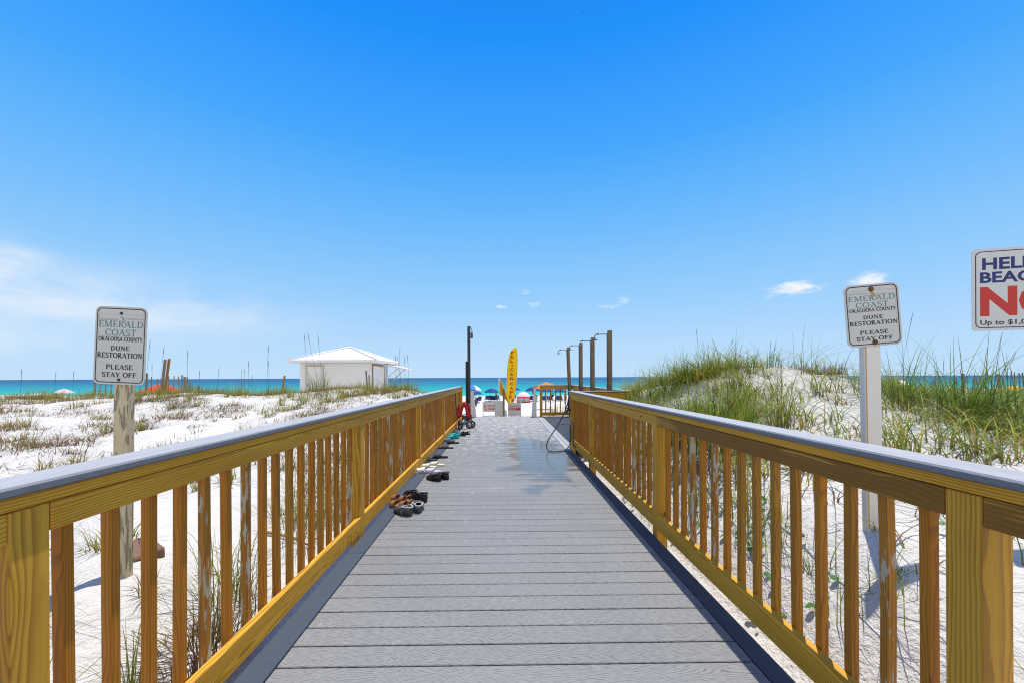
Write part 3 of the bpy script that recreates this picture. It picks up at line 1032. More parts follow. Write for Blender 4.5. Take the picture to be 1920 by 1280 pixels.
def emerald_sign(label, loc, tilt, rotz, w_, h_, post_mat, post_w, post_h, post_off, rusty, post_tilt):
    """Sign plate hung on a post; local x right, z up, facing -y. loc is the foot of the post."""
    t = thing('dune_sign', label, 'sign', loc, rotz, 'dune restoration signs')
    pm = MB().box((-post_w / 2, 0, -0.4), (post_w / 2, 0.046, post_h), 'z', ch=0.005 if rusty else 0.004).build('post', M[post_mat], t)
    pm.rotation_euler = (0, post_tilt, 0)
    Rt = Matrix.Rotation(tilt, 4, 'Y')
    zc = post_h - h_ / 2 + post_off

    def put(ob):
        ob.matrix_local = Matrix.Translation((math.sin(post_tilt) * zc, -0.004, zc)) @ Rt
        return ob
    put(MB().prism(rrect(w_, h_, 0.034), -0.0015, 0.0015).build('panel', M['sign_white'], t))
    bd = MB()
    ring(bd, rrect(w_ - 0.020, h_ - 0.020, 0.029), rrect(w_ - 0.031, h_ - 0.031, 0.025), -0.0021)
    put(bd.build('border_line', M['black'], t))
    W2 = w_ - 0.05
    top = h_ / 2

    def rows(specs, name, mat, thick):
        mb = MB()
        for s, z, wf, hf in specs:
            mb.add(*text_strokes(s, 0, top - z * h_, W2 * wf, hf * h_, thick))
        return put(mb.build(name, M[mat], t))
    rows([('OKALOOSA COUNTY', .392, 1.02, .052), ('DUNE', .505, .44, .058), ('RESTORATION', .592, 1.05, .066), ('PLEASE', .745, .63, .060), ('STAY OFF', .845, .80, .060)], 'lettering', 'black', 1.3)
    rows([('EMERALD', .185, 1.04, .083), ('COAST', .292, .72, .085)], 'logo_lettering', 'teal_print', 0.8)
    rows([('NORTHWEST', .152, .42, .022)], 'small_lettering', 'grey_print', 0.9).location.x -= W2 * 0.28 * math.cos(tilt)
    rows([("FLORIDA'S", .152, .38, .022)], 'small_lettering', 'grey_print', 0.9).location.x += W2 * 0.30 * math.cos(tilt)
    fr = MB()
    ring(fr, rrect(W2 * 1.03, h_ * .285, 0.001, 0, top - h_ * .245), rrect(W2 * 1.03 - .002, h_ * .285 - .002, 0.001, 0, top - h_ * .245), -0.0019)
    put(fr.build('logo_frame', M['grey_print'], t))
    fe = MB()
    ft = [(0.0, .118), (0.012, .14), (0.022, .175), (0.028, .215), (0.027, .25), (0.02, .215), (0.01, .172), (-0.006, .135)]
    fe.prism([(x, top - z * h_) for x, z in ft], -0.0020, -0.0016)
    put(fe.build('logo_feather', M['rust_stain'] if rusty else M['grey_print'], t))
    for z in (.085, .94):
        bl = MB()
        Mx = Matrix.Rotation(math.radians(90), 3, 'X')
        bl.lathe([(0, .007), (.006, .006), (.007, .002)] + ([(.0155, .002), (.0155, 0)] if rusty else [(.0085, .001), (.0085, 0)]), 14, (0, -0.002, top - z * h_), Mx)
        put(bl.build('bolt', M['rust'] if rusty else M['dark_metal'], t))
    if rusty:
        sm_ = MB()
        sm_.prism([(-.004, top - .105 * h_), (.008, top - .105 * h_), (.010, top - .19 * h_), (.006, top - .27 * h_), (-.002, top - .20 * h_)], -0.00205, -0.0016)
        sm_.prism([(-.005, -top + .06 * h_), (.005, -top + .06 * h_), (.003, -top + .005 * h_), (-.002, -top + .005 * h_)], -0.00205, -0.0016)
        put(sm_.build('rust_streak', M['rust_stain'], t))
        rs = MB()
        rs.box((-post_w / 2 + .0045, -0.0012, 0.0), (-post_w / 2 + .010, -0.0002, post_h - h_ * .9), 'z', ch=.0003)
        o_ = rs.build('rust_streak', M['rust_stain'], t)
        o_.rotation_euler = (0, post_tilt, 0)
    return t


# left: flaking grey post, plate leaning to the right
fl = P(223, 1072, 2.45)
fl.z = gz(fl.x, fl.y)
top_l = P(228, 577, 2.45).z
emerald_sign('white dune restoration sign leaning on a flaking old post, small dark bolts', fl, math.radians(2.7), 0.0, 0.305, 0.466, 'old_post', 0.089, top_l - fl.z - 0.01, 0.014, False, math.radians(0.8))
fr_ = P(1643, 975, 2.28)
fr_.z = gz(fr_.x, fr_.y)
top_r = P(1638, 534, 2.28).z
emerald_sign('white dune restoration sign with rusty bolts on a smooth pale post', fr_, math.radians(-4.0), math.radians(-6), 0.305, 0.366, 'pale_post', 0.092, top_r - fr_.z - 0.008, 0.012, True, math.radians(-0.8))

# large sign at the right edge of the view
hp = P(1822, 545, 2.3)
hs = thing('beach_sign', 'large white sign with blue and red capitals at the right edge, on its own post', 'sign', (hp.x, hp.y, gz(hp.x + .33, hp.y - .1)), math.radians(-17))
hw, hh = 0.66, 0.487
zc = hp.z - hs.location.z


def hb(mb, name, mat):
    o_ = mb.build(name, M[mat], hs)
    o_.location = (hw / 2, 0, zc)
    return o_


hb(MB().prism(rrect(hw, hh, .018), -.0015, .0015), 'panel', 'sign_white2')
q = MB()
ring(q, rrect(hw - .030, hh - .030, .03), rrect(hw - .040, hh - .040, .026), -.0021)
hb(q, 'border_line', 'navy_print')
q = MB()
q.add(*sans('HELP', -.282, .188, .238, .070, bold=.03, left=True))
q.add(*sans('BEACH', -.292, .105, .310, .066, bold=.03, left=True))
hb(q, 'lettering', 'navy_print')
q = MB()
q.add(*sans('NO', -.292, .018, .372, .178, bold=.045, left=True))
hb(q, 'warning_lettering', 'red_print')
q = MB()
q.add(*sans('Up to $1,000', -.292, -.180, .258, .038, bold=.015, left=True))
hb(q, 'small_lettering', 'black')
MB().box((hw / 2 + .075, .004, -.4), (hw / 2 + .165, .093, zc + .2), 'z').build('post', M['white'], hs)

# ------------------------------------------------------------------ shed behind the left dune
sx0, sx1 = P(562, 700, 22.0).x, P(699.5, 700, 22.0).x
rx0, rx1 = P(541, 674, 21.5).x, P(706, 672, 21.5).x
ez = P(620, 674.5, 21.5).z
az_ = P(655, 651.5, 24.0).z
sb_z = gz(-9, 24) - 0.3
shed = thing('beach_hut', 'small white beach hut with a pale pyramid roof behind the dune grass', 'hut', ((sx0 + sx1) / 2, 22.0, sb_z))
wl = MB()
wt = 0.1
wall_top = ez - 0.16
wl.box((sx0, 22.0, sb_z), (sx1, 22.0 + wt, wall_top), 'z', ch=.01)
wl.box((sx0, 22.0 + wt + .001, sb_z), (sx0 + wt, 25.6, wall_top), 'z', ch=.01)
wl.box((sx1 - wt, 22.0 + wt + .001, sb_z), (sx1, 24.05, wall_top), 'z', ch=.01)
wl.box((sx0 + wt + .002, 25.6 - wt, sb_z), (sx1, 25.6, sb_z + 1.05), 'z', ch=.01)
hut_w = wl.build('wall', M['white'], shed, world=True)
rf = MB()
cxm, cym = (rx0 + rx1) / 2, 24.0
hy0, hy1 = 21.5, 26.3
for A, B in (((rx0, hy0), (rx1, hy0)), ((rx1, hy0), (rx1, hy1)), ((rx1, hy1), (rx0, hy1)), ((rx0, hy1), (rx0, hy0))):
    A, B = Vector((A[0], A[1], ez)), Vector((B[0], B[1], ez))
    ap = Vector((cxm, cym, az_))
    rf.add([A, B, ap], [(0, 1, 2)])
    n = 15
    up = (B - A).cross(ap - A).normalized()
    for i in range(1, n):                # standing seams run from eave to hip
        t = i / n
        e = A.lerp(B, t)
        k = min(t, 1 - t) * 2
        mid = (A + B) / 2
        top = e + (ap - mid) * k
        rf.tube([e + up * .012, top + up * .012], .014, 4, smooth=False)
for A in ((rx0, hy0), (rx1, hy0), (rx1, hy1), (rx0, hy1)):
    rf.tube([(A[0], A[1], ez + .02), (cxm, cym, az_ + .03)], .05, 6)
roof = rf.build('roof', M['roof'], shed, world=True)
fa = MB()
for lo, hi in (((rx0, hy0, ez - .13), (rx1, hy0 + .03, ez - .005)), ((rx0, hy1 - .03, ez - .13), (rx1, hy1, ez - .005)),
               ((rx0, hy0 + .032, ez - .13), (rx0 + .03, hy1 - .032, ez - .005)), ((rx1 - .03, hy0 + .032, ez - .13), (rx1, hy1 - .032, ez - .005))):
    fa.box(lo, hi, 'x')
fa.box((rx0 + .031, hy0 + .031, ez - .15), (rx1 - .031, hy1 - .031, ez - .135), 'x')
fa.build('fascia', M['white'], shed, world=True)
d0, d1 = P(573, 700, 22).x, P(607, 700, 22).x
dz = P(590, 684, 22).z
dr = MB()
dr.box((d0 + .09, 21.975, sb_z), (d1 - .09, 21.998, dz - .09), 'z', ch=.006)
door = dr.build('door', M['white'], shed, world=True)
df = MB()
df.box((d0, 21.955, sb_z), (d0 + .085, 21.998, dz - .086), 'z')
df.box((d1 - .085, 21.955, sb_z), (d1, 21.998, dz - .086), 'z')
df.box((d0 - .02, 21.955, dz - .085), (d1 + .02, 21.998, dz), 'x')
df.build('door_frame', plain('tan_trim', (.52, .47, .39), .6), shed, world=True)
hn = MB()
hn.tube([(d0 + .13, 21.97, dz - 1.05), (d0 + .13, 21.93, dz - 1.05), (d0 + .13, 21.93, dz - 1.2)], .012, 6)
hn_o = hn.build('handle', M['dark_metal'], None)
hn_o.parent = door
KIDS.setdefault(door.name, []).append(hn_o)
for v in hn_o.data.vertices:
    v.co -= Vector(shed.location)
ct = MB()
ct.box((sx1 - .035, 21.94, sb_z), (sx1 + .02, 21.998, wall_top - .02), 'z')
ct.box((sx1 + .002, 22.0, wall_top - .14), (sx1 + .03, 24.05, wall_top - .03), 'y')
ct.box((sx1 + .002, 24.052, sb_z), (sx1 + .03, 24.10, wall_top - .14), 'z')
ct.build('corner_trim', M['grey_wood'], shed, world=True)
pp = MB()
pp.box((sx1 - .12, 24.75, sb_z), (sx1, 24.87, wall_top), 'z')
pp.box((sx1 - .12, 22.0, wall_top - .001), (sx1 + .03, 26.2, wall_top + .03), 'y')
pp.build('porch_post', M['white'], shed, world=True)
aw = MB()
h0 = P(716, 682, 24.2).z
A = [(sx1 + .02, 23.6, h0), (sx1 + .02, 25.7, h0), (sx1 + 1.42, 25.7, h0 - .30), (sx1 + 1.42, 23.6, h0 - .30)]
aw.add(A + [(x, y, z - .09) for x, y, z in A], [(0, 1, 2, 3), (7, 6, 5, 4), (0, 3, 7, 4), (1, 0, 4, 5), (2, 1, 5, 6), (3, 2, 6, 7)])
aw.build('awning_flap', M['white'], shed, world=True)
for yy in (23.75, 25.55):
    MB().tube([(sx1 + .95, yy, h0 - .27), (sx1 + .15, yy, h0 - .95)], .05, 6).build('awning_strut', M['white'], shed, world=True)

# ------------------------------------------------------------------ showers
def shower(px, Y, label):
    c = P(px, 720, Y)
    t = thing('shower_post', label, 'shower', (c.x, Y, 0.0), 0, 'row of shower posts')
    h = 2.345
    MB().box((-.044, -.044, -.2), (.044, .044, h), 'z', ch=.004).build('post', M['grey_wood'], t)
    pr = MB()
    pr.tube([(-.058, -.01, 0.0), (-.058, -.01, h - .10)], .013, 8)
    pr.build('riser_pipe', M['galv'], t)
    ar = MB()
    ar.tube([(-.058, -.01, h - .10), (-.062, -.01, h - .085), (-.09, -.01, h - .08), (-.27, -.01, h - .08), (-.305, -.01, h - .088), (-.325, -.01, h - .11), (-.33, -.01, h - .15), (-.33, -.01, h - .185)], .011, 8)
    ar.tube([(-.25, -.01, h - .08), (-.275, -.01, h - .08)], .02, 8)
    ar.build('shower_arm', M['galv'], t)
    hd = MB()
    hd.lathe([(.0, .03), (.015, .03), (.02, .012), (.062, .0), (.064, -.012), (.0, -.014)], 16, (-.33, -.01, h - .20))
    hd.build('shower_head', M['galv'], t)
    vv = MB()
    vv.tube([(-.058, -.01, 1.0), (-.058, -.05, 1.0), (-.058, -.09, 1.0)], .018, 8)
    vv.build('valve', M['galv'], t)
    return t


shower(1143.5, 8.56, 'tallest looking grey shower post with overhead pipe arm, nearest of the row')
shower(1111.5, 10.1, 'grey shower post second from the near end of the shower row')
shower(1089.5, 11.6, 'brownish shower post third from the near end of the shower row')
s4 = shower(1070.5, 13.25, 'slightly leaning shower post at the far end of the row, beside the platform railing')
s4.rotation_euler = (0, math.radians(-2.2), 0)

# dark pole at the end of the left railing
c = P(879.5, 720, 12.45)
t = thing('utility_pole', 'tall dark square pole with a small box on top beside the left railing end', 'pole', (c.x, 12.45, 0))
ht = P(880, 612.5, 12.45).z
MB().box((-.045, -.045, -.3), (.045, .045, ht), 'z', ch=.004).build('pole', M['dark_metal'], t)
MB().box((-.105, -.05, -.3), (-.048, .03, P(876, 677, 12.45).z), 'z', ch=.004).build('brace_post', M['rubber'], t)
cd = MB()
cd.tube([(-.02, -.06, 0.6), (-.02, -.06, ht - .02), (.0, -.06, ht + .01), (.05, -.05, ht - .01), (.095, -.02, ht - .08), (.1, .0, ht - .2)], .011, 8)
cd.build('conduit', M['galv'], t)
MB().box((.055, -.05, ht - .37), (.125, .05, ht - .19), 'z', ch=.01).build('junction_box', M['galv'], t)

# tapered white gate boards either side of the way out
def taper(label, pxa, pxb, pya, pyb, pxt0, pxt1, Y):
    a, b2 = P(pxa, pyb, Y), P(pxb, pyb, Y)
    c0, c1 = P(pxt0, pya, Y), P(pxt1, pya, Y)
    mx = (a.x + b2.x) / 2
    t = thing('gate_board', label, 'gate board', (mx, Y, gz(mx, Y) if Y > 13.6 else 0.0))
    zb = -t.location.z
    o_ = MB()
    o_.prism([(a.x - mx, zb), (b2.x - mx, zb), (c1.x - mx, c0.z + zb), (c0.x - mx, c0.z + zb)], -.06, .06)
    o_.build('board', M['sign_white2'], t)
    MB().tube([(c0.x - mx - .03, -.03, c0.z + zb - .2), (c0.x - mx - .035, -.03, c0.z + zb - .05), (c0.x - mx + .01, 0, c0.z + zb + .035), (c1.x - mx + .05, .03, c0.z + zb + .04)], .022, 6).build('rope_loop', M['bal_brown'], t)
    return t


taper('tall tapered white board beside the dark pole at the boardwalk end', 880, 893.5, 733, 781, 882, 887.5, 13.3)
taper('slim tapered white board beside the platform railing with brown rope on top', 996.5, 1006, 726, 781, 1000.5, 1005, 13.3)

# ------------------------------------------------------------------ notices, flags at the way out
def notice(name, label, px0, px1, py0, py1, Y, legs_to=None):
    a, b2 = P(px0, py0, Y), P(px1, py1, Y)
    g = gz((a.x + b2.x) / 2, Y)
    t = thing(name, label, 'sign', ((a.x + b2.x) / 2, Y, g))
    w_, h_ = b2.x - a.x, a.z - b2.z
    zc = (a.z + b2.z) / 2 - g
    MB().prism(rrect(w_, h_, .015, 0, zc), -.006, .006).build('panel', M['sign_white2'], t)
    for s in (-1, 1):
        MB().box((s * w_ / 2 - .015, .008, -.15), (s * w_ / 2 + .015, .038, zc + h_ / 2 + .02), 'z').build('leg', M['white'], t)
    return t, w_, h_, zc


def lines(t, w_, z0, z1, n, mat, seed, y=-.0075, fill=.85):
    r = random.Random(seed)
    mb = MB()
    for i in range(n):
        z = z0 - (z0 - z1) * i / max(1, n - 1)
        L = w_ * fill * r.uniform(.6, 1)
        x = -w_ * fill / 2
        while x < -w_ * fill / 2 + L:
            k = r.uniform(.02, .06)
            mb.box((x, y, z - .006), (min(x + k, w_ / 2 - .02), y + .001, z + .006), 'x', ch=.0004)
            x += k + .012
    mb.build('print', M[mat], t)


t, w_, h_, zc = notice('notice_board', 'white notice reading NO TENTS ALLOWED in red', 905.5, 929.5, 753, 771, 14.4)
q = MB()
q.add(*sans('NO TENTS', 0, zc + .07, w_ * .90, .085, y=-.0075, bold=.028))
q.add(*sans('ALLOWED', 0, zc - .035, w_ * .90, .085, y=-.0075, bold=.028))
q.build('lettering', M['red_print'], t)
q = MB()
q.lathe([(0, .004), (.012, .004), (.012, 0)], 10, (-w_ * .38, -.006, zc + .125), Matrix.Rotation(math.radians(90), 3, 'X'))
q.build('bolt', M['dark_metal'], t)
MB().box((-w_ / 2 + .016, .012, .10), (w_ / 2 - .016, .034, .14), 'x').build('cross_bar', M['white'], t)
t, w_, h_, zc = notice('notice_board', 'grey notice of small print between two white notices', 928.5, 945.5, 751, 781, 14.15)
t.children[0].data.materials[0] = plain('grey_sign', (.36, .39, .42), .5)
lines(t, w_, zc + h_ * .30, zc - h_ * .42, 11, 'sign_white2', 3)
q = MB()
q.lathe([(0, .004), (.014, .004), (.014, 0)], 10, (w_ * .30, -.006, zc + h_ * .40), Matrix.Rotation(math.radians(90), 3, 'X'))
q.build('bolt', M['dark_metal'], t)
t, w_, h_, zc = notice('notice_board', 'pale blue notice with a red band, right of the yellow flag', 953, 976.5, 754, 781.5, 14.25)
t.children[0].data.materials[0] = plain('pale_blue_sign', (.52, .60, .70), .5)
bnd = MB().box((-w_ * .46, -.0085, zc - h_ * .02), (w_ * .46, -.007, zc + h_ * .17), 'x', ch=.0004).build('red_band', M['red_print'], t)
lines(t, w_, zc + h_ * .10, zc + h_ * .05, 2, 'sign_white2', 5, y=-.0097)
lines(t, w_, zc + h_ * .33, zc + h_ * .24, 2, 'navy_print', 6)
lines(t, w_, zc - h_ * .12, zc - h_ * .40, 4, 'grey_print', 8)

# feather flag
fy = 14.8
fb = P(955, 778, fy)
fgz = gz(fb.x, fy)
t = thing('feather_flag', 'tall yellow feather flag with red vertical lettering at the way out', 'flag', (fb.x, fy, fgz))
outl_px = [(951.5, 752), (957, 757), (960.5, 751), (963.5, 742), (965.5, 730), (967.5, 710), (969, 690), (969.2, 672), (968, 650), (961, 656), (956.5, 666), (953.5, 682), (951.5, 700), (949.5, 722), (948.5, 738)]
nseg = 22
cl = MB()
lf = [P(a, b_, fy) for a, b_ in ((951.0, 754), (949.6, 738), (949.4, 722), (950.4, 703), (951.6, 684), (953.8, 667), (959, 656), (966.8, 650.2))]
rt = [P(a, b_, fy) for a, b_ in ((962.6, 756), (964.4, 742), (966.4, 728), (968.4, 708), (969.6, 690), (969.6, 672), (969.0, 660), (968.2, 650))]


def along(pts, u):
    k = u * (len(pts) - 1)
    i = min(int(k), len(pts) - 2)
    return pts[i].lerp(pts[i + 1], k - i)


def flag_y(x, z):
    return .025 * math.sin(z * 4.0 + x * 6.0)


vs, fs = [], []
for i in range(nseg + 1):
    for k in range(7):
        p = along(lf, i / nseg).lerp(along(rt, i / nseg), k / 6)
        vs.append((p.x - fb.x, flag_y(p.x - fb.x, p.z), p.z - fgz))
for i in range(nseg):
    for k in range(6):
        a = i * 7 + k
        fs.append((a, a + 1, a + 8, a + 7))
fc_o = MB().add(vs, fs, smooth=True).build('cloth', M['flag'], t)
sd = fc_o.modifiers.new('thickness', 'SOLIDIFY')
sd.thickness = .003
sd.offset = 0
let_px = [('P', 960.6, 661), ('E', 960.3, 668.5), ('L', 959.7, 676), ('I', 960.2, 684), ('C', 959.8, 692), ('A', 959.5, 700.5), ('N', 959.3, 709), ('C', 959.2, 718.5), ('A', 959.0, 727), ('F', 958.8, 735), ('E', 957.0, 743)]
lt = MB()
for chh, lx, ly in let_px:
    c = P(lx, ly, fy)
    wq = (.122 if chh not in 'I' else .035)
    v_, f_ = sans(chh, 0, .055, wq, .115, y=0, bold=.04)
    v2 = []
    for x, _, z in v_:
        X, Z = x + c.x - fb.x, z + c.z - fgz
        v2.append((X, flag_y(X, Z + fgz) - .014, Z))
    lt.add(v2, f_)
lt.build('lettering', M['red_print'], t)
po = MB()
pr_ = [P(966.5, 650, fy)] + [along(rt, u) for u in (1.0, .85, .7, .5, .3, .12)]
pts = [(0.02, .03, 0.0)] + [(p.x - fb.x + .012, .03 + flag_y(p.x - fb.x, p.z), p.z - fgz) for p in pr_[::-1]]
po.tube(pts, .011, 6)
po.build('pole', M['white'], t)
em = MB()
c = P(961.2, 749.5, fy)
X, Z = c.x - fb.x, c.z - fgz
em.prism([(X - .05, Z + .0), (X + .0, Z + .075), (X + .05, Z + .01), (X + .02, Z - .02), (X + .03, Z - .07), (X - .02, Z - .05)], flag_y(X, Z + fgz) - .011, flag_y(X, Z + fgz) - .006)
em.build('emblem', M['red_print'], t)

# gold pennant on a short white staff
c = P(936, 752, 14.0)
t = thing('pennant', 'small gold pennant drooping from a thin white staff', 'flag', (c.x, 14.0, gz(c.x, 14.0)))
g0 = t.location.z
MB().tube([(0, 0, 0), (.0, 0, P(936, 710, 14).z - g0 + .03)], .013, 8).build('staff', M['white'], t)
pa = [P(a, b_, 14.0) for a, b_ in ((936.8, 708.5), (936.3, 722), (935.6, 735))]
pb = [P(a, b_, 14.0) for a, b_ in ((938.5, 711), (947, 729), (954, 755))]
vs, fs = [], []
for i in range(9):
    for k in range(5):
        p = along(pa, i / 8).lerp(along(pb, i / 8), k / 4)
        vs.append((p.x - c.x, .07 * math.sin(k * 1.6 + i * .5) * (k / 4), p.z - g0 - .03 * math.sin(i / 8 * 3) * k / 4))
for i in range(8):
    for k in range(4):
        a = i * 5 + k
        fs.append((a, a + 1, a + 6, a + 5))
pn = MB().add(vs, fs, smooth=True).build('cloth', M['flag2'], t)
sd = pn.modifiers.new('thickness', 'SOLIDIFY')
sd.thickness = .003

# square white upright between the notices
c = P(944.5, 770, 13.75)
t = thing('marker_post', 'grey and white square post standing before the gold pennant', 'post', (c.x, 13.75, gz(c.x, 13.75)))
MB().box((-.035, -.035, -.2), (.035, .035, P(944, 728, 13.75).z - t.location.z), 'z', ch=.005).build('post', M['grey_wood'], t)
MB().prism([(.037, 0), (.15, 0), (.10, .62), (.037, .66)], -.03, .03).build('side_board', M['sign_white2'], t)

# ------------------------------------------------------------------ hose and tap on the right railing end
hz = [P(1067, 745, 7.30), P(1065, 752, 7.28), P(1058.5, 772, 7.25), P(1047, 795, 7.22), P(1036, 811, 7.2), P(1028, 824, 7.15), P(1025, 835, 7.12), P(1028, 844, 7.08), P(1038, 848.5, 7.02), P(1050, 847, 7.04), P(1061, 842, 7.1), P(1067.5, 834, 7.18), P(1070, 822, 7.25), P(1069.5, 806, 7.28), P(1069, 795, 7.29)]
sm_pts = []
for i in range(len(hz) - 1):
    p0, p1, p2, p3 = hz[max(i - 1, 0)], hz[i], hz[i + 1], hz[min(i + 2, len(hz) - 1)]
    for k in range(5):
        u = k / 5
        q = 0.5 * ((2 * p1) + (p2 - p0) * u + (2 * p0 - 5 * p1 + 4 * p2 - p3) * u * u + (3 * p1 - p0 - 3 * p2 + p3) * u ** 3)
        q.z = max(q.z, .014)
        sm_pts.append(q)
t = MB().tube(sm_pts, .0095, 8).build('hose', M['rubber'])
prop(t, 'black hose looping from the right railing end on to the wet deck', 'hose')
c = P(1068, 748, 7.36)
t = thing('hose_tap', 'dark tap fixed to the end of the right railing above the hose', 'tap', (RX - .02, 7.36, .72))
MB().tube([(0.03, 0, 0), (-.03, 0, 0), (-.05, -.02, .0), (-.055, -.03, -.05)], .02, 8).build('body', M['dark_metal'], t)
MB().box((-.05, -.035, .02), (-.01, .035, .05), 'y', ch=.008).build('handle', M['dark_metal'], t)
MB().tube([(-.02, 0, .05), (-.02, 0, .2), (0.0, .0, .26)], .016, 8).build('pipe', M['galv'], t)
c = P(1075, 793, 7.2)
t = MB().tube([(RX + .005, 7.25, .53), (RX - .03, 7.25, .535), (RX - .035, 7.0, .54), (RX - .035, 6.9, .50), (RX - .035, 6.88, .15), (RX + .01, 6.88, .10)], .012, 8).build('water_pipe', M['galv'])
prop(t, 'thin dark water pipe bent along the balusters at the right railing end', 'pipe')

# ------------------------------------------------------------------ folded pushchair by the left railing
def D(px, py):
    """Point of the deck seen at a photo pixel."""
    p1 = P(px, py, 1.0)
    k = H / (H - p1.z)
    return Vector((p1.x * k, k, 0))


c = D(871, 803)
t = thing('pushchair', 'folded red pushchair with white wheels against the far end of the left railing', 'pushchair', (c.x, c.y, 0))
k_ = c.y / F


def L(px, py, dy=0.0):
    return Vector(((px - 871) * k_, dy, (804 - py) * k_))


Mx90 = Matrix.Rotation(math.radians(90), 3, 'Y')
for px, rr, ang, yy in ((879.7, .105, 62, -.02), (884.5, .10, 62, .14), (860.5, .105, 10, -.02), (864.5, .10, 15, .14)):
    Mr = Matrix.Rotation(math.radians(ang), 3, 'Z') @ Mx90
    cc = L(px, 796.5, yy)
    cc.z = rr
    tw = MB().lathe([(rr - .024, -.016), (rr - .004, -.016), (rr, -.008), (rr, .008), (rr - .004, .016), (rr - .024, .016), (rr - .024, -.016)], 24, cc, Mr).build('wheel', M['tyre'], t)
    hb_ = MB().lathe([(.012, -.022), (.012, -.014), (rr - .022, -.008), (rr - .022, .008), (.012, .014), (.012, .022)], 24, cc, Mr).build('hub', M['hub'], None)
    hb_.parent = tw
    MB().lathe([(0, -.026), (.013, -.026), (.013, .026), (0, .026)], 10, cc, Mr).build('axle_cap', M['tyre'], None).parent = tw
fr = MB()
fr.tube([L(861, 795, .0), L(880, 795, 0)], .012, 6)
fr.tube([L(863, 795, .12), L(884, 795, .12)], .012, 6)
fr.tube([L(861, 795, .05), L(862, 783, .05), L(872, 776, .03), L(884, 784, .05), L(882, 795, .05)], .013, 6)
fr.tube([L(866, 789, 0), L(872, 782, .0), L(879, 788, 0)], .02, 6)
fr.tube([L(883, 782, .0), L(888.5, 782.2, .0)], .011, 6)
fr.tube([L(881, 787.5, .0), L(886, 787.2, .0)], .011, 6)
fr.build('frame', M['dark_metal'], t)
hb2 = MB()
hb2.tube([L(861, 792, .06), L(857.5, 787, .07), L(856, 782, .08), L(854, 755, .10), L(852.6, 732, .12)], .010, 6)
hb2.build('handle', M['rubber'], t)
fb2 = MB()


def cloth_tube(pts, r0, r1):
    n = len(pts)
    fb2.tube(pts, [r0 + (r1 - r0) * i / (n - 1) + .006 * math.sin(i * 2.1) for i in range(n)], 8)


def between(a, b_, n=6, wob=.012):
    return [a.lerp(b_, i / (n - 1)) + Vector((random.uniform(-wob, wob), random.uniform(-wob, wob), 0)) for i in range(n)]


cloth_tube(between(L(859.5, 784), L(870.5, 753.5)), .052, .036)
cloth_tube(between(L(870.5, 753.5, .02), L(880.5, 784, .03)), .036, .050)
cloth_tube(between(L(858.5, 782, .06), L(859.5, 757, .08)), .045, .02)
cloth_tube(between(L(881.5, 786, .04), L(879.2, 757, .06)), .045, .022)
cloth_tube(between(L(862, 775, .08), L(866, 764, .08)), .05, .04)
fb2.build('fabric', M['red_cloth'], t)
MB().box(tuple(L(866, 787, -.03)), tuple(L(874, 779, .05)), 'x', ch=.01).build('basket', M['galv'], t)

# ------------------------------------------------------------------ shoes on the deck
def sole_outline(Ln, w0, n=28, heel=.78, waist=.72):
    pts = []
    for i in range(n):
        th = 2 * math.pi * i / n
        yv = math.sin(th)
        s = (yv + 1) / 2
        ww = (heel * (1 - s) + 1.0 * s) if s > .5 else heel + (waist - heel) * math.sin(math.pi * s) * .5 + (1 - heel) * max(0, s - .25)
        pts.append((math.copysign(abs(math.cos(th)) ** .8, math.cos(th)) * w0 / 2 * ww, math.copysign(abs(yv) ** .9, yv) * Ln / 2))
    return pts


